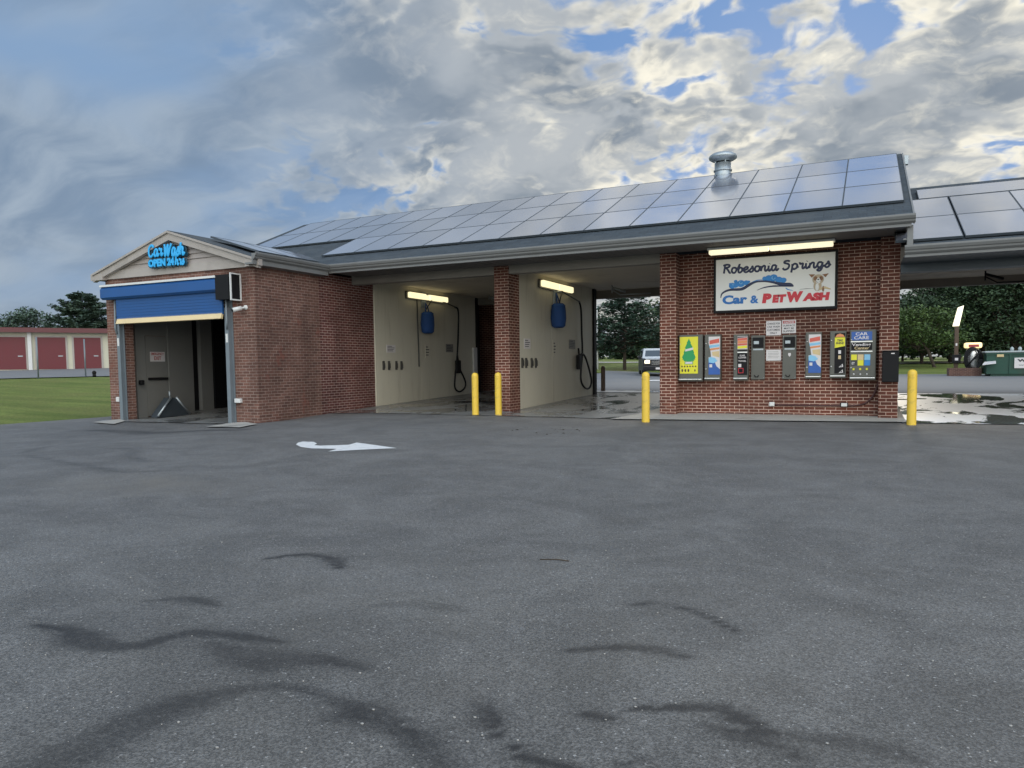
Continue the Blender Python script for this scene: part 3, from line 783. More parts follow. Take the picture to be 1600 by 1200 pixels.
for sgn, xe in ((1, TR + .0), (-1, TL - .02)):
    a = (xe, YF - .17, zw0); b = (xm, YF - .17, zp + .04); c = (xm, yr + .12, zp + .04); d = (xe, (E0 - .0) if sgn > 0 else 6.5, zw0)
    if sgn > 0: mb.add([a, d, c, b], [(0, 1, 2, 3)]); mb.add([(p[0], p[1], p[2] - th) for p in (a, d, c, b)] + [a, b], [(3, 2, 1, 0), (4, 0, 3, 5)])
    else:
        c = (xm, 6.5, zp + .04)
        mb.add([a, b, c, d], [(0, 1, 2, 3)])
        mb.add([(p[0], p[1], p[2] - th) for p in (a, b, c, d)] + [a, b], [(3, 2, 1, 0), (4, 5, 1, 0)])
part(mb, 'wing_roof', 'shingle')
part(MB().box(XL2 + .3, XW - .3, YF + .3, 6.8, 3.42, 3.45), 'wing_ceiling', 'header')
# left gutter end
mb = MB(); mb.prism(GP, lambda p, q, t: (TL - .02 + p, t, ZG - .02 + q), YF - .1, 6.5)
part(mb, 'wing_gutter', 'gutter')
# --- roll-up door of the tunnel
AL, AR = onY(170, 447, YF - .3)[0], onY(354, 432, YF - .3)[0]
mb = MB()
mb.box(XA + .06, XB - .05, YF - .18, YF - .14, 2.40, 3.02)
for i in range(9): mb.box(XA + .06, XB - .05, YF - .188, YF - .18, 2.42 + i * .07, 2.43 + i * .07)
dr = part(mb, 'roll_up_door', 'blue_cloth', 'blue roll-up door curtain of the wash tunnel')
mb = MB()
mb.prism([(YF - .005, 3.26), (YF - .25, 3.23), (YF - .30, 3.16), (YF - .30, 2.96), (YF - .24, 2.91), (YF - .005, 2.93)], lambda p, q, t: (t, p, q), XL2 + .20, XB - .12)
part(mb, 'housing', 'blue_cloth', None, dr)
part(MB().box(XL2 + .19, XB - .11, YF - .31, YF - .004, 3.225, 3.275), 'top_flashing', 'plastic', None, dr)
part(MB().add([(XA + .08, YF - .17, 2.46), (XB - .06, YF - .17, 2.46), (XB - .06, YF - .23, 2.30), (XA + .08, YF - .23, 2.30), (XA + .08, YF - .12, 2.46), (XB - .06, YF - .12, 2.46), (XB - .06, YF - .17, 2.29), (XA + .08, YF - .17, 2.29)],
     [(0, 3, 2, 1), (3, 7, 6, 2), (4, 5, 6, 7), (0, 4, 7, 3), (1, 2, 6, 5), (0, 1, 5, 4)]), 'bottom_bar', 'cream_bar', None, dr)
mb = MB().box(XB - .12, XB + .30, YF - .30, YF - .004, 2.72, 3.28)
part(mb, 'motor_box', 'black', None, dr)
mb = MB()
mb.box(XB + .302, XB + .36, YF - .29, YF - .01, 2.72, 3.28)
part(mb, 'end_plate', ['black'], None, dr)
mb = MB()
xa, xb = XB + .355, XB + .385
mb.box(xa, xb, YF - .32, YF - .29, 2.69, 3.31).box(xa, xb, YF - .03, YF - .003, 2.69, 3.31).box(xa, xb, YF - .29, YF - .03, 2.69, 2.72).box(xa, xb, YF - .29, YF - .03, 3.28, 3.31)
part(mb, 'end_frame', 'plastic', None, dr)
for xx in (XA, XB):
    mb = MB().box(xx - .055, xx + .055, YF - .12, YF - .02, -.2, 2.55)
    mb.box(xx - .09, xx + .09, YF - .02, YF - .003, -.2, 3.0)
    s_ = 1 if xx == XA else -1
    mb.tube([(xx - .03 * s_, YF - .14, 2.9), (xx - .05 * s_, YF - .15, 2.2), (xx - .02 * s_, YF - .13, 2.05)], .025, 8)
    part(mb, 'guide_rail', 'jamb', None, dr)
    part(MB().box(xx - .03, xx + .03, YF - .128, YF - .12, 1.75, 1.95), 'rail_sticker', 'plastic', None, dr)
# interior of the tunnel: liner boards, exit door
XI = XL2 + .3
def wy(px): return onX(px, 560, XI + .06)[0]
mb = MB()
for a, b, xo in ((213, 228, .05), (262, 300, .10), (310, 328, .16)):
    mb.box(XI + .0, XI + xo, wy(a), wy(b), -.2, 2.9)
mb.box(XI, XI + .05, wy(228), wy(262), 2.05, 2.9)
part(mb, 'tunnel_liner', 'door')
part(MB().box(XI, XI + .2, wy(329), 6.7, -.2, 3.3), 'darkening_panel', 'black')  # black sheet added to darken the right end of the tunnel interior
part(MB().box(XI, XI + .03, wy(300.5), wy(309.5), -.2, 3.0), 'darkening_panel', 'black')  # black strip added to darken the slit between the liner boards
ex = part(MB().box(XI + .0, XI + .045, wy(228.5), wy(261), -.1, 2.04), 'exit_door', 'door', 'pale steel emergency exit door inside the tunnel')
part(MB().rbox(XI + .05, XI + .11, wy(230), wy(260), .86, .93, .01), 'push_bar', 'black', None, ex)
mb = MB(); y0, y1 = wy(235), wy(258)
mb.box(XI + .046, XI + .052, y0, y1, 1.36, 1.62); 
part(mb, 'exit_sign', 'notice', None, ex)
mb = MB()
pl_ = lambda X, Y, Z: (XI + .054 + (Y - 0), X, Z)
def xtext(mb, s, y0, y1, z0, z1, x):
    v, f = text_geo(s, .02, 0, .5); a = np.array(v); mn, mx = a.min(0), a.max(0)
    P = [(x + .002 * (q[2] - mn[2]) / (mx[2] - mn[2]), y0 + (y1 - y0) * (q[0] - mn[0]) / (mx[0] - mn[0]), z0 + (z1 - z0) * (q[1] - mn[1]) / (mx[1] - mn[1])) for q in v]
    mb.add(P, f)
xtext(mb, 'EMERGENCY', y0 + .03, y1 - .03, 1.53, 1.60, XI + .053); xtext(mb, 'EXIT', y0 + .12, y1 - .12, 1.40, 1.50, XI + .053)
part(mb, 'lettering', 'redsign', None, ex)
part(MB().rbox(XI + .1, XI + .2, wy(213), wy(219), .75, .87, .02), 'sensor_box', 'black')
# lower roof of the right-hand bays
S2, E2 = .42, -1.1; ze2 = 3.20; RY2 = 3.55; zr2 = ze2 + S2 * (RY2 - E2)
mb = MB(); roof_slab(mb, .16, 9.5, E2, ze2, RY2, zr2); roof_slab(mb, .16, 9.5, RY2 + .002, zr2, 8.0, 3.35)
part(mb, 'roof', 'shingle', 'lower shingle roof over the right-hand bays')
mb = MB(); mb.prism(GP, lambda p, q, t: (t, E2 + p, 3.04 + q), .02, 9.5); mb.box(.03, 9.5, E2 + .002, E2 + .03, 2.99, 3.17)
part(mb, 'gutter', 'gutter', 'lower gutter of the right-hand bays')
part(MB().box(.01, 9.5, E2 + .03, .0, 3.0, 3.02).box(.01, 9.5, .0, .28, 2.84, 3.02), 'soffit', 'dkmetal')
part(MB().box(.01, 9.5, .28, 7.0, 3.36, 3.40), 'bay_ceiling', 'ceiling')
part(MB().box(.01, 9.5, 7.0, 7.2, 3.14, 3.42), 'bay_header', 'header')
for q in ((4.55, 4.9), (9.1, 9.45)): part(MB().box(*q, 0, 7.1, -.3, 3.36), 'partition_wall', 'brick')
# opener hardware under the ceilings
def hardware(x, y, z, s=1.0):
    mb = MB().tube([(x, y, z), (x, y, z - .3 * s)], .02, 6).tube([(x, y, z - .08), (x + .5 * s, y + .1, z - .26 * s)], .035, 6)
    mb.tube([(x, y, z - .18 * s), (x + .32 * s, y, z - .38 * s), (x + 1.5 * s, y, z - .38 * s)], .018, 6)
    return mb
part(hardware(-7.6, 5.5, ZC, .8), 'boom_pivot', 'galv')
part(hardware(-12.2, 6.2, ZC, .5), 'boom_pivot', 'galv')
part(hardware(2.1, 5.6, 3.36, .8), 'boom_pivot', 'black')

# ------------------------------------------------------------------ solar panels
PWID, PLEN = 1.065, 1.665
def solar_proto(wd, ln, name='solar_panel'):
    o = thing(name, '', 'solar panel')
    mb = MB().box(.014, wd - .014, .014, ln - .014, -.02, .0); mb.build('glass', 'solar', o)
    mb = MB().box(0, wd - .004, 0, .014, -.04, .004).box(0, wd - .004, ln - .014, ln - .002, -.04, .004).box(0, .014, .014, ln - .014, -.04, .004).box(wd - .014, wd - .004, .014, ln - .014, -.04, .004)
    mb.build('frame', 'dkmetal', o); return o
pro = solar_proto(PWID, PLEN); used = False
def place(pr, x, ydist, S, E, z0, lab_, group, rz=0):
    global used
    o = pr if not used else copy_tree(pr)
    used = True
    a = math.atan(S)
    o.location = (x, E + ydist * math.cos(a) - .06 * math.sin(a), z0 + ydist * math.sin(a) + .06 * math.cos(a)); o.rotation_euler = (a, 0, rz)
    o['label'] = lab_; o['group'] = group; return o
for row in range(3):
    n = 13 if row == 0 else 17
    nm = ('lowest', 'middle', 'top')[row]
    for i in range(n):
        place(pro, .03 - (i + 1) * PWID, .92 + row * PLEN, S, E0, ze, f'glossy grey solar panel in the {nm} row on the long main roof', f'solar panels, {nm} row of the main roof')
for row in range(2):
    for i in range(8):
        place(pro, -.1 + i * PWID if i else -.14 + .32, .14 + row * PLEN, S2, E2, ze2, f'grey solar panel in the {("lower", "middle")[row]} row on the lower right roof', f'solar panels, {("lower", "middle")[row]} row of the right roof') if i else None
# left-most column of the right roof is partly under the main roof's corner
for row in range(2):
    place(pro, -.12 + .0 * row + .0, .14 + row * PLEN, S2, E2, ze2, f'grey solar panel in the {("lower", "middle")[row]} row on the lower right roof', f'solar panels, {("lower", "middle")[row]} row of the right roof').location.x = .215 - .34
used = False
pro2 = solar_proto(2.1, 1.0)
for i in range(4):
    place(pro2, .40 + i * 2.1, .14 + 2 * PLEN + .04, S2, E2, ze2, 'wide grey solar panel along the ridge of the lower right roof', 'solar panels along the ridge of the right roof')
# on the wing's right slope: panels in two columns running back
aw = math.atan((zp + .04 - zw0) / (TR - xm))
pro3 = solar_proto(1.0, 1.62); first = True
for c_ in range(3):
    o = pro3 if first else copy_tree(pro3); first = False
    rr = .22
    # local x runs back (+Y), local y runs up-slope (-X)
    o.rotation_euler = Matrix(((0, -math.cos(aw), math.sin(aw)), (1, 0, 0), (0, math.sin(aw), math.cos(aw)))).to_euler()
    xe_ = TR - .42 * math.cos(aw) - .0
    o.location = (xe_ - .25 + .1 * math.sin(aw) - c_ * .0, -2.9 + c_ * 1.005, zw0 + (.42 + .25) * math.sin(aw) + .10)
    o['label'] = 'solar panel seen edge-on on the right slope of the gabled wing'; o['group'] = 'solar panels on the wing roof'

# ------------------------------------------------------------------ roof vent
d_ = 20.6
vx, vz = onY(1129.5, 262, 4.3)
t = thing('roof_vent', 'round grey metal vent with a mushroom cap on the roof ridge', 'vent', (vx, 4.3, zr - .35))
MB().lathe([(.0, 0), (.215, 0), (.215, .62), (.0, .62)], (0, 0, 0), 28).build('pipe', 'galv', t)
MB().lathe([(.22, .40), (.24, .41), (.24, .44), (.22, .45)], (0, 0, 0), 28).build('collar', 'galv', t)
MB().lathe([(.20, .66), (.30, .70), (.36, .74), (.37, .78), (.35, .82), (.28, .87), (.14, .905), (.0, .91)], (0, 0, 0), 32).build('cap', 'galv', t)
for k in range(4):
    MB().box(.2 * math.cos(k * 1.57 + .5) - .012, .2 * math.cos(k * 1.57 + .5) + .012, .2 * math.sin(k * 1.57 + .5) - .012, .2 * math.sin(k * 1.57 + .5) + .012, .6, .74).build('bracket', 'galv', t)
tag(MB().box(XR + .04, XR + .12, 3.75, 3.9, zr - .42, zr - .22).build('junction_box', 'galv'), 'small grey box fixed to the right rake of the main roof', 'box')

# ------------------------------------------------------------------ lights
def strip_light(name, label, a, b, r=.06, lens='lamp', wide=.12, mount=True):
    """fixture from point a to b (lens tube below a housing)"""
    a = Vector(a); b = Vector(b); t = thing(name, label, 'light', a); d = b - a; L = d.length
    ang = math.atan2(d.y, d.x); t.rotation_euler = (0, 0, ang)
    MB().rbox(-.02, L + .02, -wide - .01, wide + .01, .0, .05, .012).build('housing', 'white', t)
    for k in range(2):
        MB().rbox(.01 + k * L / 2, L / 2 - .012 + k * L / 2, -wide * .85, wide * .85, -.085, -.002, .02).build('lens', lens, t)
    return t
y0, y1 = onX(640, 450, -13.1)[0], onX(702, 457, -13.1)[0]
def wall_light(label, xw, y0, y1, z):
    t = thing('wall_light', label, 'light', (xw, y0, z))
    L = y1 - y0
    MB().box(.0, .05, -.02, L + .02, -.11, .11).build('housing', 'steel', t)
    for k in range(2):
        m = MB(); m.rbox(.052, .16, .015 + k * L / 2, L / 2 - .012 + k * L / 2, -.085, .085, .03); m.build('lens', 'lamp', t)
    return t
wall_light('lit tube light high on the panel wall of the left wash bay', -13.09, onX(640, 450, -12.95)[0], onX(700, 455, -12.95)[0], 3.30)
wall_light('lit tube light high on the panel wall of the middle wash bay', -8.49, onX(849, 440, -8.35)[0], onX(896, 448, -8.35)[0], 3.32)
xl, xr = onY(1107, 388, -.25)[0], onY(1303, 376, -.25)[0]
strip_light('ceiling_light', 'long lit strip light under the eave above the large white sign', (xl, -.2, 3.50), (xr, -.2, 3.50), lens='lamp_eq', wide=.11)

# ------------------------------------------------------------------ large sign
YS = .24
sx0, sz1 = onY(1119, 405, YS); sx1, sz0 = onY(1304, 480, YS)
sz0, sz1 = 2.27, 3.36
t = thing('wall_sign', 'large white sign with blue and red lettering, a blue car outline and a small dog', 'sign', (sx0, YS, sz0))
W_, H_ = sx1 - sx0, sz1 - sz0
MB().box(-.05, W_ + .05, .0, .119, -.05, H_ + .05).build('cabinet', 'black', t)
MB().box(0, W_, -.008, .0 - .001, 0, H_).build('face', 'white_face', t)
yy = -.008
def SXZ(zx, zy):
    # zoom-picture coordinates of the sign crop (x 135..1465; y top edge 188->88, bottom 780->720)
    u = (zx - 138) / (1462 - 138); top = 188 + (88 - 188) * u; bot = 782 + (722 - 782) * u
    return u * W_, (1 - (zy - top) / (bot - top)) * H_
ma = MB()
a = SXZ(215, 345); b = SXZ(845, 290)
script(ma, 'Robesonia', a[0] + .0, b[0], a[1], SXZ(215, 245)[1] - a[1], yy, .116, .06, 0, .18)
a2 = SXZ(895, 298); b2 = SXZ(1410, 262)
script(ma, 'Springs', a2[0], b2[0], a2[1] - .0, SXZ(895, 196)[1] - a2[1], yy, .116, .06, 0, .18)
ma.build('lettering', 'navy', t)
mb = MB(); a = SXZ(215, 708); b = SXZ(505, 695); text(mb, 'Car', a[0], b[0], a[1], SXZ(215, 602)[1], yy, .004, .05)
mb.build('lettering', 'signblue', t)
mb = MB(); a = SXZ(540, 695); b = SXZ(635, 690); text(mb, '&', a[0], b[0], a[1], SXZ(540, 600)[1], yy, .004, .04)
mb.build('lettering', 'signblue', t)
mb = MB()
for s, zx0, zx1, tp, bt in (('P', 672, 782, 578, 692), ('ET', 786, 945, 592, 686), ('W', 948, 1128, 556, 682), ('ASH', 1118, 1412, 572, 668)):
    a = SXZ(zx0, bt); b = SXZ(zx1, bt); text(mb, s, a[0], b[0], a[1], SXZ(zx0, tp)[1], yy, .004, .085, .12)
mb.build('lettering', 'signred', t)
def ribbon(mb, pts, ws, y, th=.5):
    P = catmull(pts, 5); k = len(P)
    W2 = [np.interp(i, np.linspace(0, k - 1, len(ws)), ws) for i in range(k)]
    mb.tube([(SXZ(*p)[0], y, SXZ(*p)[1]) for p in P], [w_ * W_ / 1324 for w_ in W2], 8, flat=.18, up=(0, 1, 0))
mb = MB()
ribbon(mb, [(195, 630), (215, 575), (300, 535), (440, 525), (520, 478), (600, 440), (700, 432), (800, 445), (900, 468), (985, 470), (1022, 492)], [4, 10, 13, 17, 17, 11, 10, 13, 22, 19, 4], yy)
ribbon(mb, [(615, 538), (700, 505), (820, 488), (1015, 492)], [2, 7, 9, 4], yy)
mb.build('car_outline', 'navy', t)
mb = MB()
ribbon(mb, [(290, 540), (440, 510), (600, 425), (720, 420), (880, 448)], [2, 5, 6, 4, 2], yy + .001)
ribbon(mb, [(935, 508), (960, 528), (1015, 540)], [5, 6, 2], yy)
for (cx, cy, rr) in ((330, 492, 32), (370, 485, 28), (430, 468, 38), (490, 455, 26), (520, 442, 14), (700, 405, 22), (745, 402, 32), (800, 400, 38), (860, 420, 32), (910, 425, 28), (305, 468, 11), (370, 440, 18)):
    X, Z = SXZ(cx, cy); r2 = rr * W_ / 1324
    mb.ell((X, yy, Z + r2 * .2), (r2 * 1.25, .004, r2 * 1.1))
mb.build('suds', 'midblue', t)
mb = MB()
for (cx, cy, rr) in ((430, 448, 16), (800, 392, 18), (340, 470, 9)):
    X, Z = SXZ(cx, cy); r2 = rr * W_ / 1324
    mb.tube([(X + r2 * math.cos(q / 12 * 6.28), yy - .004, Z + r2 * math.sin(q / 12 * 6.28)) for q in range(4, 13)], r2 * .22, 6)
mb.build('bubble', 'plblue', t)
dg = lambda cx, cy, rx, rz, k: ((SXZ(cx, cy)[0], yy - .001 * k, SXZ(cx, cy)[1]), (rx * W_ / 1324, .004, rz * W_ / 1324))
mb = MB().ell(*dg(1280, 485, 44, 62, 0)).ell(*dg(1285, 410, 62, 58, 0)); mb.build('dog_body', 'dogtan', t)
mb = MB()
for sg in (-1, 1):
    cx = 1290 + sg * 62
    P = [(cx - sg * 25, 352), (cx + sg * 45, 345 - sg * 6), (cx + sg * 12, 388 - sg * 3)]
    pp = [SXZ(*p) for p in P]; mb.prism(pp, lambda p, q, tt: (p, tt, q), yy - .0052, yy)
mb.ell(*dg(1258, 400, 22, 26, 3)).ell(*dg(1316, 398, 22, 26, 3)); mb.build('dog_patches', 'brown', t); MB().ell(*dg(1340, 520, 12, 34, 1)).build('dog_tail', 'brown', t)
mb = MB().ell(*dg(1287, 425, 26, 34, 4)).ell(*dg(1275, 500, 20, 42, 4)); mb.build('dog_muzzle', 'white_face', t)
mb = MB().ell(*dg(1287, 411, 11, 8, 6.5)).ell(*dg(1264, 395, 6, 6, 6)).ell(*dg(1312, 392, 6, 6, 6)); ribbon(mb, [(1090, 528), (1160, 520), (1240, 518)], [1, 3, 1], yy); ribbon(mb, [(1265, 432), (1285, 446), (1310, 430)], [2, 4, 2], yy - .006); mb.build('dog_face', 'ink', t)
mb = MB(); ribbon(mb, [(1305, 530), (1350, 505), (1420, 525)], [8, 14, 5], yy); mb.build('dog_towel', 'ptan', t)

# ------------------------------------------------------------------ gable letters
t = thing('gable_sign', 'glowing cyan channel letters reading Car Wash OPEN 24hrs on the gable', 'sign', (0, YF - .12, 0))
def G(px, py): return onY(px, py, YF - .12)
ma, mk = MB(), MB()
a, b = G(234.5, 402), G(258, 401); a3, b3 = G(258, 401.5), G(293, 399)
hC = .262
tl = .0
for m_, yo, wd in ((ma, -.06, .115), (mk, .02, .18)):
    script(m_, 'Car', a[0], b[0] - .02, a[1] + .0, hC, yo, wd, .12, .0, .35 if m_ is ma else .45)
    script(m_, 'Wash', a3[0] + .02, b3[0] - .04, a3[1], hC * 1.12, yo, wd, .12, .0, .35 if m_ is ma else .45)
c, d = G(236, 418.5), G(262.5, 417)
text(ma, 'OPEN', c[0], d[0], c[1], c[1] + .182, -.05, .03, .05); text(mk, 'OPEN', c[0] - .03, d[0] + .03, c[1] - .03, c[1] + .212, .03, .09, .09)
c2, d2 = G(265.5, 415), G(276, 414)
text(ma, '24', c2[0], d2[0], c[1], c[1] + .182, -.05, .03, .05); text(mk, '24', c2[0] - .03, d2[0] + .03, c[1] - .03, c[1] + .212, .03, .09, .07)
e, f2 = G(277, 414), G(292, 413)
for m_, yo, wd in ((ma, -.06, .12), (mk, .01, .2)): script(m_, 'hrs', e[0], f2[0] - .02, c[1], .20, yo, wd, .1, 0, .35)
ma.build('letter_faces', 'cyan', t); mk.build('letter_backs', 'cyandark', t)

# ------------------------------------------------------------------ security camera, boxes on wing
t = thing('security_camera', 'white bullet security camera beside the blue roll-up door', 'camera', (XB + .38, YF - .0, 2.52))
MB().tube([(-.02, -.26, -.05), (.08, -.10, .0)], .05, 14).build('body', 'plastic', t)
MB().tube([(.08, -.10, .0), (.12, -.01, .02)], .02, 8).lathe([(.0, -.03), (.05, -.03), (.055, .0)], (.12, .0, .02), 14, 'y').build('mount', 'plastic', t)
MB().lathe([(.0, 0), (.036, 0), (.04, .01)], (-.023, -.268, -.05), 12, 'y').build('lens', 'black', t)
xx, zz = onY(373, 626, YF - .03); tag(MB().rbox(xx - .09, xx + .09, YF - .08, YF, zz - .05, zz + .05, .01).build('sensor_box', 'plastic'), 'small white sensor box low on the right jamb of the tunnel door', 'box')
xx, zz = onY(185, 624, YF - .03); tag(MB().rbox(xx - .06, xx + .06, YF - .06, YF, zz - .06, zz + .06, .01).build('outlet_box', 'plastic'), 'small white outlet box low on the brick left of the tunnel door', 'outlet')
# floor guide in the tunnel
gx = -17.35; gy = onX(266, 640, gx)[0]
t = thing('wheel_guide', 'grey steel wedge-shaped guide standing on the tunnel floor', 'guide', (gx, gy, gz(gx, gy)))
MB().prism([(-.50, .02), (.50, .02), (.46, .10), (.08, .52), (-.08, .52), (-.46, .10)], lambda p, q, tt: (tt, p, q), -.12, .12).build('plate', 'dkmetal', t)
MB().tube([(.15, -.50, .06), (.15, -.08, .53)], .03, 8).tube([(.15, .50, .06), (.15, .08, .53)], .03, 8).tube([(0, 0, .5), (0, 0, .7)], .025, 8).build('rail', 'galv', t)

# ------------------------------------------------------------------ bay fittings
def bay_fittings(xw, P, side, where):
    # blue cover hanging from boom
    by, bz = onX(*P['blue'], xw + .3)
    t = thing('foam_bag', f'blue barrel-shaped cover hanging on the wall in the {where} wash bay', 'cover', (xw + .22, by, bz))
    MB().lathe([(0, .02), (.13, 0), (.19, .05), (.215, .25), (.205, .48), (.185, .62), (.13, .67), (0, .68)], (0, 0, 0), 18).build('body', 'blue_foam', t)
    MB().lathe([(.19, 0), (.198, .012), (.19, .024)], (0, 0, .60), 18).build('band', 'blue_cloth', t)
    MB().tube([(0, -.09, .66), (-.03, -.06, .82), (-.06, 0, .95)], .018, 8).tube([(0, .09, .66), (-.02, .06, .8), (-.06, 0, .95)], .018, 8).build('strap', 'blue_foam', t)
    # boom and hose
    hy, hz = onX(*P['hook'], xw + .1)
    t = thing('hose_boom', f'ceiling boom with black pressure hose in the {where} wash bay', 'hose boom', (xw, hy, hz))
    MB().box(.005, .06, -.10, .10, -.35, .12).tube([(.05, 0, .05), (.22, 0, .05)], .025, 8).build('bracket', 'galv', t)
    pts = [onX(px, py, xw + .14) for px, py in P['arm']]
    MB().tube([(.14, y - hy, z - hz) for y, z in pts], .02, 8).build('arm', 'greygrip', t)
    pts = [onX(px, py, xw + .12) for px, py in P['hose']]
    q = catmull([(y - hy, z - hz) for y, z in pts], 6)
    MB().tube([(.12, a, b) for a, b in q], .030, 8).build('hose', 'rubber', t)
    gy_, gz_ = onX(*P['gun'], xw + .1)
    MB().rbox(.04, .15, gy_ - hy - .13, gy_ - hy + .13, gz_ - hz - .22, gz_ - hz + .22, .03).tube([(.1, gy_ - hy, gz_ - hz + .2), (.1, gy_ - hy - .06, gz_ - hz + .42)], .03, 8).build('holster', 'black', t)
    # conduit for the left bay's second lance
    if 'pipe' in P:
        q = catmull([onX(px, py, xw + .05) for px, py in P['pipe']], 4)
        tag(MB().tube([(xw + .05, a, b) for a, b in q], .022, 8).build('wand_pipe', 'greygrip'), f'thin dark pipe running down the panel from the light in the {where} wash bay', 'pipe')
    for i, (px, py) in enumerate(P['clamps']):
        cy, cz = onX(px, py, xw + .03)
        o = tag(MB().rbox(xw, xw + .035, cy - .045, cy + .045, cz - .13, cz + .13, .012).tube([(xw + .03, cy, cz + .10), (xw + .06, cy, cz + .05), (xw + .06, cy, cz - .08)], .014, 6).build('mat_clamp', 'greygrip'),
                f'dark floor-mat clamp in the row of four on the {where} bay wall', 'clamp', f'mat clamps on the {where} bay wall')
    for (px, py, wv, hv, m, lb) in P['notices']:
        cy, cz = onX(px, py, xw + .01)
        t = thing('wall_notice', lb, 'notice', (xw + .002, cy, cz))
        MB().box(0, .012, -wv / 2, wv / 2, -hv / 2, hv / 2).build('board', m, t)
        mb = MB()
        for k in range(4): mb.box(.012, .015, -wv * .4, wv * (.1 + .09 * ((k * 7) % 4)), hv * (.36 - .2 * k) - hv * .07, hv * (.36 - .2 * k))
        mb.build('print', 'ink' if m != 'ink' else 'notice', t)
L = dict(blue=(672, 521), hook=(664, 463), arm=[(664, 486), (676, 467), (680, 466), (712, 480)],
         hose=[(711, 480), (716, 486), (716, 520), (714, 560), (711, 590), (711, 606), (718, 612), (726, 606), (727, 596), (720, 580), (715, 570)], gun=(716, 573),
         pipe=[(646, 459), (651, 464), (652.5, 500), (654, 540), (655, 573)], clamps=[(600, 571), (608.5, 571), (620, 571), (628, 571)],
         notices=[(611, 545, .44, .22, 'notice', 'grey and white notice above the mat clamps in the left bay'), (702.5, 544, .46, .27, 'greynotice', 'faded notice beside the hose in the left bay'),
                  (668, 549, .25, .42, 'panel', 'worn tan decal strip in the middle of the left bay panel')])
bay_fittings(-13.1, L, 1, 'left')
R = dict(blue=(877, 512), hook=(871, 459), arm=[(873, 478), (878, 455), (906, 472)],
         hose=[(905, 471), (908, 485), (909, 520), (910, 550), (908, 575), (908, 595), (914, 606), (921, 606), (924, 595), (920, 575), (914, 557), (909, 553), (905, 558)], gun=(905, 566),
         clamps=[(817, 567), (823, 567), (831.5, 567), (838, 567)],
         notices=[(824, 537, .38, .26, 'notice', 'grey and white notice above the mat clamps in the middle bay'), (894, 538, .5, .27, 'greynotice', 'faded notice beside the hose in the middle bay'),
                  (866.5, 544, .2, .42, 'panel', 'worn tan decal strip in the middle of the middle bay panel')])
bay_fittings(-8.5, R, 1, 'middle')
cy, cz = onX(741, 552, -13.08); tag(MB().rbox(-13.1, -13.02, cy - .12, cy + .12, cz - .8, cz + .2, .01).build('switch_box', 'plastic'), 'tall white switch box at the far end of the left bay panel', 'box')
# floor drain
dx, dy, dz_ = gnd(760, 629); tag(MB().box(dx - .9, dx + .9, dy - .3, dy + .3, dz_ + .014, dz_ + .022).build('floor_drain', 'black'), 'dark floor drain grate in the left wash bay', 'drain')

# ------------------------------------------------------------------ bollards
def bollard(px, py, label, m='yellow', h=.97, r=.077):
    x, y, z = gnd(px, py)
    t = thing('bollard', label, 'bollard', (x, y, z))
    MB().lathe([(r, -.1), (r, h - .07)], (0, 0, 0), 24).build('post', m, t)
    MB().lathe([(r, h - .07), (r * .93, h - .03), (r * .7, h - .004), (r * .35, h + .010), (.0, h + .014)], (0, 0, 0), 24).build('cap', m, t)
    return t
bg_ = []
for px, py, lb in ((743, 648.5, 'left one of the two yellow bollards before the brick pillar between the bays'), (779, 648.5, 'right one of the two yellow bollards, against the brick pillar between the bays'),
               (1009, 659.5, 'single yellow bollard at the left end of the vending machine wall'), (1424, 664, 'yellow bollard at the right end of the vending machine wall')):
    bollard(px, py, lb)['group'] = 'yellow bollards along the car wash front'
bollard(942.5, 612, 'dark brown rusty bollard at the rear exit of the middle bay', 'brownpost', .88, .075)

# ------------------------------------------------------------------ vending wall
YW = .36
def px_box(x0, y0, x1, y1, Y):
    a = onY(x0, (y0 + y1) / 2, Y)[0]; b = onY(x1, (y0 + y1) / 2, Y)[0]
    zt = onY((x0 + x1) / 2, y0, Y)[1]; zb = onY((x0 + x1) / 2, y1, Y)[1]; return a, b, zb, zt
def machine(name, label, cat, box, dep=.2, tray=True):
    Y = YW - dep; x0, x1, z0, z1 = px_box(*box, Y)
    t = thing(name, label, cat, (x0, Y, z0)); w_, h_ = x1 - x0, z1 - z0
    MB().rbox(0, w_, 0, dep - .002, 0, h_, .008).build('cabinet', 'steel', t)
    MB().rbox(.012, w_ - .012, -.012, 0.004, .07 if tray else .012, h_ - .012, .004).build('door', 'steel', t)
    if tray:
        MB().rbox(.01, w_ - .01, -.07, 0.0, .035, .06, .006).build('tray', 'chrome', t)
        MB().box(.03, w_ - .04, -.003, -.001, .062, .07).build('coin_slot', 'black', t)
    for q in (.25, .8): MB().lathe([(0, -.028), (.014, -.026), (.016, -.012)], (.03, 0, h_ * q), 10, 'y').build('lock', 'chrome', t)
    return t, w_, h_
def plate(t, nm, m, x0, x1, z0, z1, y=-.016, th=.004): return MB().box(x0, x1, y - th, y, z0, z1).build(nm, m, t)
def polyp(t, nm, m, pts, y=-.021, th=.003): return MB().prism(pts, lambda p, q, tt: (p, tt, q), y - th, y).build(nm, m, t)
def txt(t, m, s, x0, x1, z0, z1, y, bold=.02, shear=0, nm='lettering'):
    b_ = MB(); text(b_, s, x0, x1, z0, z1, y, .002, bold, shear); return b_.build(nm, m, t)
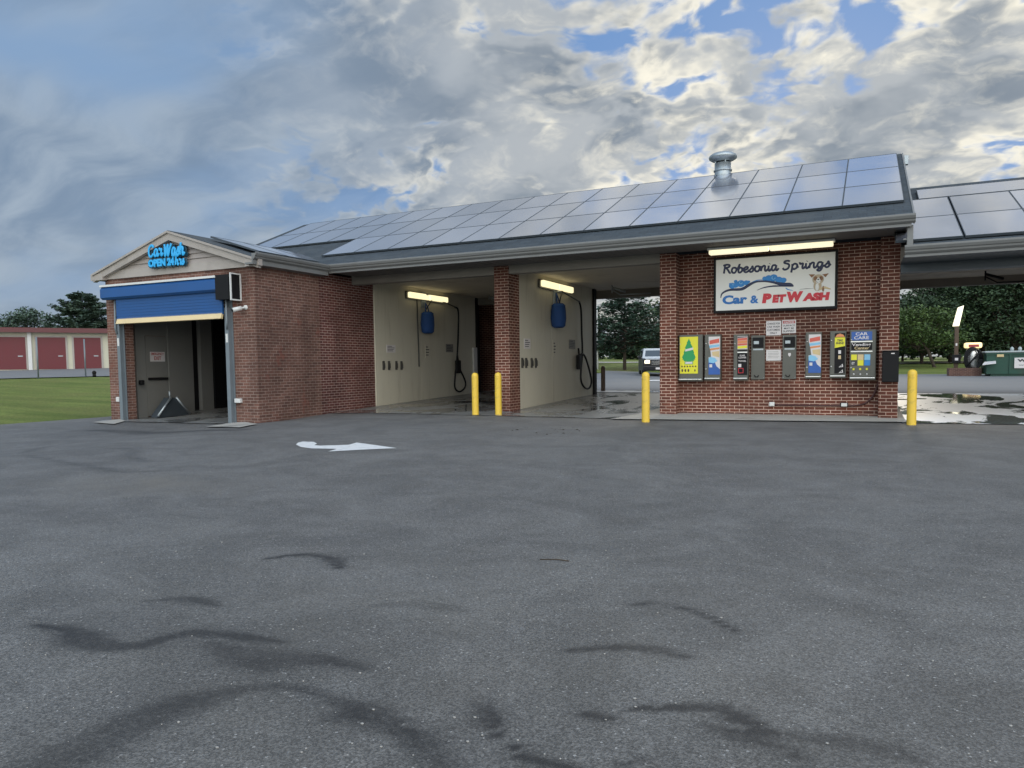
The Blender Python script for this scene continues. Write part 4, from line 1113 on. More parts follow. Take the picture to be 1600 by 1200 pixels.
# air freshener machine
t, w_, h_ = machine('vending_machine', 'yellow fronted air freshener vending machine with a green tree', 'vending machine', (1060.5, 523, 1098, 596), .2)
fx0, fx1, fz0, fz1 = .03, w_ - .10, h_ * .17, h_ * .955
plate(t, 'poster', 'pyellow', fx0, fx1, fz0, fz1)
cx = (fx0 + fx1) / 2; fw = fx1 - fx0; fh = fz1 - fz0
half = [(.0, .95), (.10, .84), (.08, .83), (.19, .70), (.16, .69), (.26, .57), (.23, .56), (.33, .44), (.29, .42), (.31, .38), (.24, .38), (.25, .34), (.10, .34), (.10, .29)]
pts = [(cx + a * fw * 1.15, fz0 + b * fh) for a, b in half] + [(cx - a * fw * 1.15, fz0 + b * fh) for a, b in reversed(half[1:])]
polyp(t, 'tree_emblem', 'pgreen', pts, -.0205)
polyp(t, 'tree_band', 'notice', [(cx - .2 * fw, fz0 + .60 * fh), (cx + .24 * fw, fz0 + .65 * fh), (cx + .24 * fw, fz0 + .71 * fh), (cx - .2 * fw, fz0 + .66 * fh)], -.0240)
plate(t, 'tree_base', 'pgreen', cx - .23 * fw, cx + .23 * fw, fz0 + .29 * fh - .03, fz0 + .29 * fh + .035, -.0206, .003)
plate(t, 'base_label', 'notice', cx - .2 * fw, cx + .2 * fw, fz0 + .29 * fh - .02, fz0 + .29 * fh + .025, -.0240, .002)
m = MB()
for k in range(6): m.box(fx0 + fw * (.08 + .15 * k), fx0 + fw * (.16 + .15 * k), -.0215, -.0205, fz0 + fh * .175, fz0 + fh * .215)
for k in range(3): m.ell((fx0 + fw * (.14 + .17 * k), -.021, fz0 + fh * .085), (.02, .003, .034))
m.ell((fx0 + fw * .84, -.021, fz0 + fh * .085), (.014, .003, .03))
m.build('print', 'brownpost', t)
# the two wipes machines (tall print with bands)
def wipes(t, w_, h_, x0f, x1f):
    x0, x1, z0, z1 = w_ * x0f, w_ * x1f, h_ * .13, h_ * .95; H = z1 - z0; Wd = x1 - x0
    plate(t, 'poster', 'notice', x0, x1, z0, z1)
    q = lambda a, b: (x0 + a * Wd, z0 + b * H)
    polyp(t, 'print_red', 'pred', [q(.08, .80), q(.92, .84), q(.92, .95), q(.08, .90)])
    polyp(t, 'print_band', 'plblue', [q(.02, .70), q(.95, .74), q(.95, .80), q(.06, .77)])
    polyp(t, 'print_orange', 'porange', [q(.12, .635), q(.95, .67), q(.95, .715), q(.1, .685)])
    polyp(t, 'print_tan', 'ptan', [q(.35, .50), q(.95, .45), q(.95, .62), q(.3, .60)])
    polyp(t, 'print_dark', 'steel', [q(.0, .46), q(.22, .46), q(.16, .62), q(.02, .80), q(.0, .80)], -.0212, .0032)
    polyp(t, 'print_blue', 'pblue', [q(0, 0), q(1, 0), q(1, .14), q(.7, .22), q(.5, .36), q(.0, .38)])
    polyp(t, 'print_cloth', 'plblue', [q(.02, .32), q(.45, .30), q(.78, .36), q(.55, .44), q(.15, .47), q(.0, .42)], -.0245)
    plate(t, 'label', 'notice', x0 + .08 * Wd, x0 + .32 * Wd, z0 + .19 * H, z0 + .27 * H, -.0247, .002)
t, w_, h_ = machine('vending_machine', 'narrow towel vending machine with blue and red print beside the yellow one', 'vending machine', (1101, 522.5, 1126, 594.5), .18); wipes(t, w_, h_, .26, .97)
t2, w2, h2 = machine('vending_machine', 'narrow blue and red towel machine between the right coin unit and the tire shine machine', 'vending machine', (1258.5, 519, 1283.5, 592), .18); wipes(t2, w2, h2, .20, .97)
# glass cleaner machine
t, w_, h_ = machine('vending_machine', 'narrow grey vending machine with red striped header and black lower print', 'vending machine', (1146, 522.5, 1169, 594.5), .18)
x0, x1 = w_ * .28, w_ * .95
plate(t, 'poster', 'notice', x0, x1, h_ * .68, h_ * .96)
for k, (m, a, b) in enumerate((('ink', .925, .95), ('pred', .865, .915), ('porange', .80, .86), ('pred', .755, .795), ('pyellow', .69, .745))):
    polyp(t, 'print_band', m, [(x0 + .004, h_ * a), (x1 - .004, h_ * (a + .012)), (x1 - .004, h_ * (b + .012) if k else h_ * b), (x0 + .004, h_ * b)])
plate(t, 'lower_poster', 'black', x0, x1, h_ * .12, h_ * .66)
plate(t, 'chrome_bar', 'chrome', x0, x1, h_ * .60, h_ * .625, -.020, .006)
txt(t, 'notice', 'GLASS\nCLEANER', x0 + .02, x1 - .02, h_ * .48, h_ * .56, -.0205)
txt(t, 'notice', 'TOWEL', x0 + .02, x1 - .02, h_ * .405, h_ * .44, -.0205)
plate(t, 'label', 'notice', x0 + .02, x0 + (x1 - x0) * .40, h_ * .29, h_ * .36, -.0205, .002)
m = MB(); a, b, c, d = x0 + .02, x0 + (x1 - x0) * .62, h_ * .16, h_ * .27
for q in ((a, a + .012, c, d), (b - .012, b, c, d), (a + .012, b - .012, d - .012, d), (a + .012, b - .012, c, c + .012)): m.box(q[0], q[1], -.0225, -.0205, q[2], q[3])
m.build('red_frame', 'signred', t)
# coin / card change units, flush
def coin(label, box, sign):
    Y = YW - .05; x0, x1, z0, z1 = px_box(*box, Y); t = thing('coin_unit', label, 'coin machine', (x0, Y, z0)); w_, h_ = x1 - x0, z1 - z0
    MB().rbox(0, w_, 0, .048, 0, h_, .006).build('plate', 'steel', t)
    plate(t, 'validator', 'black', w_ * .12, w_ * .9, h_ * .72, h_ * .95, -.001, .03)
    m = MB().rbox(w_ * .2, w_ * .58, -.045, -.032, h_ * .80, h_ * .87, .004); m.build('bill_slot', 'galv', t)
    plate(t, 'strip', 'galv', w_ * .15, w_ * .88, h_ * .665, h_ * .70, -.001, .008)
    if sign: MB().prism([(w_ * .42, h_ * .59), (w_ * .62, h_ * .59), (w_ * .62, h_ * .54), (w_ * .52, h_ * .505), (w_ * .42, h_ * .54)], lambda p, q, tt: (p, tt, q), -.006, -.001).build('shield_sticker', 'notice', t)
    MB().tube([(w_ * .25, -.012, h_ * .10), (w_ * .32, -.02, h_ * .065), (w_ * .5, -.02, h_ * .06), (w_ * .56, -.012, h_ * .10)], .010, 8).build('coin_cup', 'black', t)
    m = MB()
    for q in ((.06, .04), (.94, .04), (.06, .96), (.94, .96)): m.lathe([(0, -.006), (.008, -.005), (.009, .0)], (w_ * q[0], 0, h_ * q[1]), 8, 'y')
    m.build('screws', 'galv', t)
    return t
coin('flush grey coin change unit left of the white notices', (1173.5, 524, 1195, 593), False)
coin('flush grey coin change unit right of the white notices with a shield sticker', (1222.5, 523, 1244, 592.5), True)
# tire shine machine
t, w_, h_ = machine('vending_machine', 'narrow vending machine with yellow and black tire shine print', 'vending machine', (1296.5, 517, 1322, 591), .18)
x0, x1 = w_ * .30, w_ * .93
plate(t, 'poster', 'black', x0, x1, h_ * .10, h_ * .95)
polyp(t, 'print_yellow', 'pyellow', [(x0, h_ * .64), (x1, h_ * .68), (x1, h_ * .86), (x0, h_ * .86)])
MB().prism([(x0 + (x1 - x0) * a, h_ * b) for a, b in ((.04, .87), (.2, .92), (.5, .94), (.8, .92), (.96, .87))], lambda p, q, tt: (p, tt, q), -.024, -.0205).build('print_arch', 'porange', t)
txt(t, 'ink', 'TIRE\nSHINE', x0 + .02, x1 - .02, h_ * .72, h_ * .82, -.0245, .03, .2)
for zc, m in ((.55, 'notice'), (.44, 'ptan')):
    MB().rbox(x0 + (x1 - x0) * .36, x0 + (x1 - x0) * .62, -.024, -.0205, h_ * (zc - .035), h_ * (zc + .04), .001).build('bottle_print', m, t)
for zc in (.26, .14):
    polyp(t, 'arrow_print', 'notice', [(x0 + (x1 - x0) * .4, h_ * (zc - .03)), (x0 + (x1 - x0) * .85, h_ * (zc - .02)), (x0 + (x1 - x0) * .8, h_ * (zc + .045))])
    polyp(t, 'arrow_print', 'black', [(x0 + (x1 - x0) * .55, h_ * (zc - .012)), (x0 + (x1 - x0) * .75, h_ * (zc - .008)), (x0 + (x1 - x0) * .73, h_ * (zc + .02))], -.0245)
# car care vending center
t, w_, h_ = machine('vending_machine', 'wide vending machine with a blue header reading CAR CARE Vending Center', 'vending machine', (1327.5, 515, 1369, 594), .24)
plate(t, 'header', 'pblue', .03, w_ * .84, h_ * .79, h_ * .96)
txt(t, 'notice', 'CAR\nCARE', w_ * .16, w_ * .72, h_ * .81, h_ * .945, -.0205, .02)
plate(t, 'chrome_bar', 'chrome', .02, w_ * .86, h_ * .755, h_ * .775, -.016, .01)
plate(t, 'name_panel', 'black', .03, w_ * .84, h_ * .60, h_ * .74)
txt(t, 'notice', 'Vending', w_ * .08, w_ * .8, h_ * .66, h_ * .735, -.0205, .018); txt(t, 'ptan', 'Center', w_ * .18, w_ * .74, h_ * .61, h_ * .665, -.0205, .02)
plate(t, 'chrome_bar', 'chrome', .02, w_ * .86, h_ * .56, h_ * .58, -.016, .01)
for k, (a, b) in enumerate((('pyellow', 'ink'), ('ptan', 'pyellow'), ('plblue', 'midblue'))):
    xa = w_ * (.06 + .25 * k); xb = xa + w_ * .22
    plate(t, 'product_card', a, xa, xb, h_ * .40, h_ * .51); plate(t, 'product_card', b, xa, xb, h_ * .29, h_ * .398, -.016, .003)
    m = MB().rbox(xa + .03, xb - .04, -.03, -.016, h_ * .20, h_ * .24, .004); m.build('price_button', 'pyellow', t)
    m = MB().lathe([(0, -.02), (.016, -.018), (.018, -.012)], ((xa + xb) / 2, 0, h_ * .12), 10, 'y'); m.build('knob', 'chrome', t)
txt(t, 'notice', 'ET', w_ * .09, w_ * .2, h_ * .31, h_ * .36, -.0205)
# black box on the right pillar
x0, x1, z0, z1 = px_box(1378.5, 549, 1404.5, 597, -.16)
t = thing('waste_bin', 'black box mounted on the right brick pillar beside the vending machines', 'box', (x0, -.16, z0))
MB().rbox(0, x1 - x0, 0, .158, 0, z1 - z0, .012).build('body', 'black', t)
MB().rbox(-.008, x1 - x0 + .008, -.012, .158, z1 - z0, z1 - z0 + .02, .006).build('lid', 'black', t)
plate(t, 'label', 'notice', .15, .21, z1 - z0 - .05, z1 - z0 - .03, -.0005, .002)
# white notices
def notice(label, box, lines, hd=None):
    Y = YW - .012; x0, x1, z0, z1 = px_box(*box, Y); t = thing('notice_sign', label, 'sign', (x0, Y, z0)); w_, h_ = x1 - x0, z1 - z0
    MB().rbox(0, w_, 0, .010, 0, h_, .003).build('board', 'notice', t)
    top = .93
    if hd:
        plate(t, 'header', 'redsign', w_ * .06, w_ * .94, h_ * .74, h_ * .94, -.0005, .002); txt(t, 'notice', hd, w_ * .14, w_ * .86, h_ * .77, h_ * .90, -.003, .03); top = .70
    k = len(lines); dz = (top - .06) / max(1, k)
    for i, s in enumerate(lines):
        if not s: continue
        m_ = min(.42, .06 * len(s)); txt(t, 'ink', s, w_ * (.5 - m_), w_ * (.5 + m_), h_ * (top - dz * (i + .85)), h_ * (top - dz * (i + .2)), -.001, .015)
    return t
notice('white paper notice about change, upper left of the three notices', (1197, 501.5, 1220.5, 524), ['CHANGE FOR', 'CAR WASH', 'CUSTOMERS', 'ONLY'])
notice('white caution sign with red band saying surface may be slippery', (1222, 500, 1243.7, 520.7), ['SURFACE', 'MAY BE', 'SLIPPERY'], 'CAUTION')
t = notice('white printed notice below the change notice, between the coin units', (1197, 546.5, 1220.5, 563.5), [])

x0, x1, z0, z1 = px_box(1197, 546.5, 1220.5, 563.5, YW - .012)
m = MB()
for k in range(5): m.box((x1 - x0) * .12, (x1 - x0) * (.82 + .05 * (k % 2)), -.001, 0.0005, (z1 - z0) * (.8 - .14 * k), (z1 - z0) * (.8 - .14 * k) + .008)
m.build('print', 'greynotice', t)
# outlets and cable
for (px, py, s_, lb) in ((1206, 631.5, .055, 'left white outlet box low on the vending wall'), (1319, 632.5, .075, 'right grey-cased outlet box low on the vending wall')):
    x, z = onY(px, py, YW - .03); t = thing('outlet_box', lb, 'outlet', (x, YW, z))
    MB().rbox(-s_, s_, -.05, 0, -.045, .045, .01).build('case', 'black' if s_ > .06 else 'plastic', t)
    MB().rbox(-s_ * .75, s_ * .75, -.058, -.049, -.032, .034, .004).build('cover', 'plastic', t)
pts = [onY(px, py, YW - .03) for px, py in ((1210, 632.5), (1240, 633), (1280, 633.5), (1310, 633.5), (1335, 633.5), (1352, 630), (1363, 620), (1370, 605), (1373.5, 590), (1374, 560))]
q = catmull(pts, 5)
tag(MB().tube([(a, YW - .03, b) for a, b in q], .018, 8).build('power_cable', 'conduit'), 'dark cable running along the low brick and curving up to the vending center', 'cable')

# ------------------------------------------------------------------ rear of bay 2: white pipes, car
x, y, z = gnd(934, 577)
dp = depth(x, y, z); s_ = dp / F_PX
t = thing('pipe_post', 'pair of tall white pipes standing on a grass island behind the middle bay', 'post', (x, y, z))
MB().tube([(-.0, 0, -.1), (-.05, 0, 100 * s_)], .07, 10).build('pipe', 'white', t)
MB().tube([(-5 * s_, .1, -.1), (-6 * s_, .1, 100 * s_)], .06, 10).build('pipe', 'white', t)
MB().tube([(-5 * s_, .05, 20 * s_), (0, .05, 20 * s_)], .04, 8).build('clamp', 'galv', t)
P = [gnd(a, b) for a, b in ((928, 583.5), (941, 583), (944, 578.5), (928, 577))]
quadsheet('grass_island', 'grass', P, .03, .5)

def car(px, py, label):
    x, y, z = gnd(px, py)
    t = thing('pickup_car', label, 'car', (x, y, z)); 
    W2 = .98
    # local frame: front faces -Y ; length back +Y
    prof = [(0.0, .38), (.02, .95), (.12, 1.08), (1.2, 1.16), (1.75, 1.62), (2.1, 1.74), (3.3, 1.74), (3.9, 1.25), (5.0, 1.2), (5.15, .9), (5.1, .4)]
    def body(mb, pr, xs):
        n = len(pr); vs = []
        for xx, k in xs:
            for (yy_, zz_) in pr: vs.append((xx * (1 if zz_ < 1.2 else .86 + .14 * (1.74 - zz_) / .54), yy_ + k, zz_))
        m_ = len(xs); fs = [tuple(range(n)), tuple(range((m_ - 1) * n, m_ * n))[::-1]]
        for a in range(m_ - 1):
            for i in range(n): fs.append((a * n + i, (a + 1) * n + i, (a + 1) * n + (i + 1) % n, a * n + (i + 1) % n))
        mb.add(vs, fs)
    low = [(0.0, .42), (.02, .98), (.10, 1.06), (1.25, 1.14), (4.75, 1.16), (4.9, 1.0), (4.85, .45)]
    mb = MB(); body(mb, low, [(-W2, .10), (-W2 * .82, .0), (W2 * .82, .0), (W2, .10)]); mb.build('body', 'carblack', t)
    cab = [(1.25, 1.141), (1.80, 1.66), (2.05, 1.76), (3.9, 1.78), (4.6, 1.70), (4.75, 1.17)]
    mb = MB(); body(mb, cab, [(-W2 * .96, .03), (-W2 * .9, 0), (W2 * .9, 0), (W2 * .96, .03)]); mb.build('cabin', 'carwhite', t)
    MB().add([(-.80, .08, 1.075), (.80, .08, 1.075), (.84, 1.22, 1.155), (-.84, 1.22, 1.155), (-.80, .08, 1.03), (.80, .08, 1.03), (.84, 1.22, 1.10), (-.84, 1.22, 1.10)], [(0, 1, 2, 3), (0, 4, 5, 1), (0, 3, 7, 4), (1, 5, 6, 2)]).build('hood', 'carwhite', t)
    MB().rbox(-W2 * .99, W2 * .99, -.12, .1, .36, .66, .06).build('bumper', 'carblack', t)
    m = MB()
    for k in range(6): m.box(-.46, .46, -.03, .005, .72 + k * .045, .735 + k * .045)
    m.build('grille', 'chrome', t)
    MB().box(-.22, .22, -.135, -.121, .44, .56).build('number_plate', 'notice', t)
    MB().add([(-.78, 1.335, 1.22), (.78, 1.335, 1.22), (.70, 1.745, 1.63), (-.70, 1.745, 1.63)], [(0, 1, 2, 3)]).build('windscreen', 'glass', t)
    for sgn in (-1, 1):
        MB().add([(sgn * .952, 1.55, 1.22), (sgn * .895, 2.0, 1.64), (sgn * .895, 4.3, 1.64), (sgn * .952, 4.5, 1.24)], [(0, 1, 2, 3)]).build('side_window', 'glass', t)
        hl = MB().rbox(sgn * .72 - .16, sgn * .72 + .16, -.05, .03, .80, 1.0, .03).build('headlight', 'headlight' , t)
        MB().rbox(sgn * 1.08 - .1, sgn * 1.08 + .1, 1.5, 1.65, 1.10, 1.30, .03).build('mirror', 'carblack', t)
        for yy_ in (.9, 4.1):
            wh = MB().lathe([(.0, -.13), (.30, -.13), (.39, -.10), (.41, 0), (.39, .10), (.30, .13), (0, .13)], (sgn * .86, yy_, .40), 24, 'x').build('wheel', 'rubber', t)
            MB().lathe([(0, -.02), (.2, -.02), (.24, .01)] if sgn < 0 else [(.24, -.01), (.2, .02), (0, .02)], (sgn * 1.0, yy_, .40), 18, 'x').build('rim', 'steel', wh)
        MB().box(sgn * .978, sgn * .998, 1.4, 3.6, .38, .48).build('side_skirt', 'carblack', t)
    t.rotation_euler = (0, 0, rad(19))
    k = 45 * depth(x, y, z) / F_PX / 1.75
    t.scale = (k, k, k); return t
car(1030, 588.5, 'white and black pickup car facing the camera with headlights on, behind the middle bay')

# ------------------------------------------------------------------ vacuum island, lamp, dumpster
x, y, z = gnd(1508, 587.5); s_ = depth(x, y, z) / F_PX
XR_, YR_ = RM[0][0], RM[1][0]
t = thing('vacuum_island', 'low red brick island under the vacuum station', 'kerb', (x, y, z))
iw = 22 * s_
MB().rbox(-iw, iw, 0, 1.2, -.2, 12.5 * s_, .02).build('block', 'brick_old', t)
zi = z + 12.5 * s_
xl_, yl_ = x - 11.5 * s_, y + .5
t = thing('area_light_pole', 'dark pole with a tall glowing lamp on the vacuum island', 'lamp', (xl_, yl_, zi))
MB().rbox(-.10, .10, -.08, .08, 0, 66 * s_, .02).build('pole', 'brownpost', t)
MB().add([(-.20, -.12, 66 * s_), (.10, -.12, 66 * s_), (.30, -.12, 98 * s_), (.03, -.12, 95 * s_), (-.20, .12, 66 * s_), (.10, .12, 66 * s_), (.30, .12, 98 * s_), (.03, .12, 95 * s_)],
        [(0, 1, 2, 3), (7, 6, 5, 4), (0, 4, 5, 1), (1, 5, 6, 2), (2, 6, 7, 3), (3, 7, 4, 0)]).build('lamp_head', 'lamp', t)
MB().rbox(-.20, .20, -.28, -.08, 8 * s_, 21 * s_, .02).build('control_box', 'black', t)
MB().box(-.08, .08, -.285, -.281, 12 * s_, 16 * s_).build('label', 'notice', t)
MB().box(-.04, .04, -.085, -.081, 35 * s_, 39 * s_).build('label', 'notice', t)
xv_, yv_ = x + 11 * s_, y + .5
t = thing('vacuum_machine', 'car vacuum with black hoses looped around it and a lit yellow dome', 'vacuum', (xv_, yv_, zi))
MB().lathe([(0, 0), (.30, 0), (.33, .05), (.33, 26 * s_), (.28, 30 * s_), (0, 30 * s_)], (0, 0, 0), 20).build('drum', 'chrome', t)
MB().rbox(-11.5 * s_, 11.5 * s_, -.35, .35, 31 * s_, 39.5 * s_, .08).build('dome', 'vaclit', t)
MB().box(-7 * s_, 7 * s_, -.356, -.352, 32.5 * s_, 36.5 * s_).build('dome_sign', 'redsign', t)
for k in range(3):
    pts = [(.36 * math.cos(a) + .06 * k - .06, -.36 - .03 * k, 14 * s_ + (.62 - .05 * k) * math.sin(a)) for a in [i / 20 * 6.28 for i in range(21)]]
    MB().tube(pts, .045, 8).build('hose', 'rubber', t)
MB().tube([(-.3, -.42, 3 * s_), (0, -.44, 14 * s_), (.34, -.42, 26 * s_)], .045, 8).build('hose', 'rubber', t)
# dumpster
x0, y0, z0 = gnd(1541, 588); sd_ = depth(x0, y0, z0) / F_PX
t = thing('dumpster', 'dark green steel waste container with pale lids and a white sign', 'dumpster', (x0, y0, z0))
DH = 36.5 * sd_
MB().box(0, 5.2, 0, 2.2, .12, DH).box(.2, 5.0, .1, 2.1, .0, .12).build('body', 'dkgreen', t)
m = MB()
for k in range(4): m.box(1.0 + 1.2 * k, 1.08 + 1.2 * k, -.05, -.001, .14, DH - .1)
m.box(-.03, 5.2, -.06, -.001, DH - .1, DH - .01); m.build('rib', 'dkgreen', t)
MB().rbox(-.1, 5.25, -.1, 2.25, DH, DH + .09, .03).build('lid', 'lidgrey', t)
MB().box(1.15, 1.8, -.03, -.002, DH * .32, DH * .78) and None
MB().box(1.22, 2.25, -.075, -.055, DH * .34, DH * .78).build('sign_board', 'notice', t)
m = MB(); text(m, 'WM', 1.34, 2.0, DH * .60, DH * .72, -.076, .004, .06); m.build('lettering', 'ink', t)
m = MB(); text(m, 'waste', 1.4, 2.1, DH * .44, DH * .50, -.076, .004, .01); m.build('lettering', 'greynotice', t)
MB().box(.45, .75, -.07, -.055, DH * .82, DH * .93).build('sticker', 'ptan', t)
MB().add([(-.25, -.5, DH * .50), (.35, -.5, DH * .56), (.4, -.05, DH * .66), (-.1, -.05, DH * .62), (-.25, -.5, DH * .48), (.35, -.5, DH * .54), (.4, -.05, DH * .64), (-.1, -.05, DH * .60)], [(0, 1, 2, 3), (7, 6, 5, 4), (0, 4, 5, 1), (1, 5, 6, 2), (2, 6, 7, 3), (3, 7, 4, 0)]).build('side_flap', 'notice', t)
for k in range(2): MB().lathe([(0, 0), (.08, 0), (.09, .12), (.05, .2), (0, .22)], (1.2 + .35 * k, .6, DH + .09), 10).build('lid_knob', 'lidgrey', t)

# ------------------------------------------------------------------ storage building on the left
Sa = np.array(gnd(0, 579)[:2]); Sb = np.array(gnd(168, 574.5)[:2])
da = depth(*gnd(0, 579)); 
# fix the front line at a sensible distance
def at_depth(px, py, dd): v = np.array([(px - PX) / F_PX * dd, (py - PY) / F_PX * dd, dd]); return CAM + RM @ v
A = at_depth(-60, 579.5, 52.5); Bp = at_depth(168, 574.5, 57)
fd = Vector((Bp[0] - A[0], Bp[1] - A[1])); FL = fd.length + 12; fd.normalize(); fa = math.atan2(fd.y, fd.x)
zb = min(gz(A[0], A[1]), gz(Bp[0], Bp[1])) 
t = thing('storage_building', 'low cream storage building with red roll-up unit doors and red eaves', 'building', (float(A[0]), float(A[1]), 0)); t.rotation_euler = (0, 0, fa)
def s_at(px):        # distance along the front line for a photo column
    d = ray(px, 550); n_ = np.array([-fd.y, fd.x]); k = (np.array([A[0], A[1]]) - CAM[:2]) @ n_ / (d[:2] @ n_); p = CAM[:2] + d[:2] * k
    return float((p - np.array([A[0], A[1]])) @ np.array([fd.x, fd.y])), k
def z_at(px, py):
    s, k = s_at(px); return float(CAM[2] + ray(px, py)[2] * k), s
ztop = z_at(60, 523)[0]; zd1 = z_at(60, 527)[0]; zdt = zd1; zdb = z_at(60, 577)[0]
zfl = zdb
MB().box(-2, FL, 0.0, 9, zfl - .6, zfl + (z_at(60, 519)[0] - zfl)).build('wall', 'stcream', t)
ze_ = z_at(60, 519)[0]
MB().prism([(-.5, ze_ + .0), (-.5, ze_ + .28), (4.5, ze_ + .45), (9.5, ze_ + .28), (9.5, ze_)], lambda p, q, tt: (tt, p, q), -2.3, FL + .3).build('roof', 'maroon2', t)
MB().box(-2.3, FL + .3, -.62, -.50, ze_ - .05, ze_ + .30).build('fascia', 'maroon2', t)
for a, b in ((-60, -15), (-8, 40.5), (58, 103), (116, 158), (172, 215)):
    s0, s1 = s_at(a)[0], s_at(b)[0]
    m = MB().box(s0, s1, -.03, -.005, zdb, zdt)
    for k in range(22): m.box(s0, s1, -.038, -.03, zdb + (zdt - zdb) * k / 22, zdb + (zdt - zdb) * (k + .35) / 22)
    dd = m.build('unit_door', 'maroon', t)
    m = MB().box(s0 - .12, s0 - .001, -.06, -.004, zdb, zdt + .12).box(s1 + .001, s1 + .12, -.06, -.004, zdb, zdt + .12).box(s0, s1, -.06, -.004, zdt, zdt + .12)
    m.build('frame', 'trim', dd)
    m = MB().box(s1 - .5, s1 - .2, -.06, -.039, zdb + .95, zdb + 1.02); m.build('latch', 'galv', dd)
s0 = s_at(47)[0]
MB().box(s0 - .12, s0 + .12, -.2, -.005, zdb - .1, ze_).build('downspout', 'plastic', t)
# fence posts and thin wires between lawn and drive
for i, (px, pb, pt) in enumerate(((60, 590.5, 527), (134, 588, 530))):
    x, y, z = gnd(px, pb); h_ = (pb - pt) * depth(x, y, z) / F_PX
    tag(MB().tube([(x, y, z - .1), (x, y, z + h_)], .04, 8).build('fence_post', 'jamb'), ('thin grey fence post before the second red storage door', 'thin grey fence post before the third red storage door')[i], 'fence post', 'thin fence posts before the storage units')
x, y, z = gnd(147.5, 588); tag(MB().tube([(x, y, z - .05), (x, y, z + .15)], .10, 8).ell((x, y, z + .22), (.12, .12, .13)).build('marker_stub', 'black'), 'short dark stub standing at the lawn edge by the storage drive', 'post')

# ------------------------------------------------------------------ trees
def leaf_cards(mb, rng, c, r, n, size, flat=1.0, up=.3):
    for _ in range(n):
        while True:
            p = Vector((rng.uniform(-1, 1), rng.uniform(-1, 1), rng.uniform(-1, 1)))
            if p.length <= 1: break
        p = Vector((p.x * r[0], p.y * r[1], p.z * r[2])) + Vector(c)
        a = Vector((rng.gauss(0, 1), rng.gauss(0, 1), rng.gauss(0, up))).normalized()
        b = a.cross(Vector((rng.gauss(0, .5), rng.gauss(0, .5), 1))).normalized()
        s = size * rng.uniform(.6, 1.4)
        mb.add([p - a * s, p + b * s * .45 * flat, p + a * s, p - b * s * .45 * flat], [(0, 1, 2, 3)])
def pine(name, label, loc, h, rad_, seed, clear=.14, dens=1.0, leaf='needles', group=None, lean=0, size=.16):
    rng = random.Random(seed); t = thing(name, label, 'tree', loc, group)
    tr = MB(); tr.tube([(0, 0, -.4), (lean * .3, 0, h * .3), (lean * .6, 0, h * .6), (lean, 0, h * .98)], [h * .022, h * .018, h * .011, h * .002], 8)
    cr = MB()
    z = h * clear
    while z < h:
        k = (z - h * clear) / (h * (1 - clear)); R_ = rad_ * (1 - k) ** .62 * (.55 + .45 * min(1, k * 5 + .4)) * rng.uniform(.75, 1.15)
        nb = 8
        for b in range(nb):
            a = rng.uniform(0, 6.28); L = R_ * rng.uniform(.55, 1.12)
            if L < .3: L = .3
            dx, dy = math.cos(a), math.sin(a); z0 = z + rng.uniform(-.2, .2)
            up = rng.uniform(-.08, .28)
            tip = (dx * L + lean * k, dy * L, z0 + L * up)
            tr.tube([(lean * k, 0, z0), ((tip[0] + lean * k) / 2, tip[1] / 2, z0 + L * up * .35), tip], [.05 * (1 - k) + .012, .03 * (1 - k) + .01, .006], 4, cap=False)
            m = max(2, int(L / .42))
            for q in range(m):
                f = (q + 1.0) / m; f = .25 + .75 * f
                c = (lean * k + dx * L * f + rng.uniform(-.15, .15), dy * L * f + rng.uniform(-.15, .15), z0 + L * up * f ** 1.6 - .05)
                rr = (.28 + .32 * (1 - f) + .12)
                leaf_cards(cr, rng, c, (rr, rr, rr * .42), int(20 * dens), size, 1.0, .25)
        z += h * .042 * rng.uniform(.7, 1.3)
    tr.build('trunk', 'bark', t); cr.build('crown', leaf, t); return t
def broadleaf(name, label, loc, h, rad_, seed, clear=.2, leaf='leaves', n=34, size=.2, group=None, lean=0, per=75):
    rng = random.Random(seed); t = thing(name, label, 'tree', loc, group)
    tr = MB(); tr.tube([(0, 0, -.4), (lean * .4, .05, h * clear), (lean, 0, h * .55), (lean, 0, h * .8)], [h * .03, h * .024, h * .014, .02], 8)
    cr = MB()
    for i in range(n):
        a = rng.uniform(0, 6.28); f = rng.random() ** .5; zz = h * (clear + .1 + (1 - clear - .12) * rng.random())
        k = (zz / h - clear) / (1 - clear); env = rad_ * math.sqrt(max(.05, 1 - (2 * k - .85) ** 2 * .75))
        c = Vector((lean + math.cos(a) * f * env, math.sin(a) * f * env, zz))
        st = Vector((lean * .9, 0, h * rng.uniform(clear, .6)))
        tr.tube([st, st.lerp(c, .5) + Vector((0, 0, -.1)), c], [h * .009, h * .005, .012], 5, cap=False)
        rr = rad_ * rng.uniform(.2, .38)
        leaf_cards(cr, rng, c, (rr, rr, rr * .62), per, size, 1.3, .6)
    tr.build('trunk', 'bark', t); cr.build('crown', leaf, t); return t
def tree_at(px, py, dd):
    p = at_depth(px, py, dd); return (float(p[0]), float(p[1]), gz(float(p[0]), float(p[1])))
def H(loc, ytop): return (float(CAM[2]) + (568 - ytop) / F_PX * depth(*loc)) - loc[2]
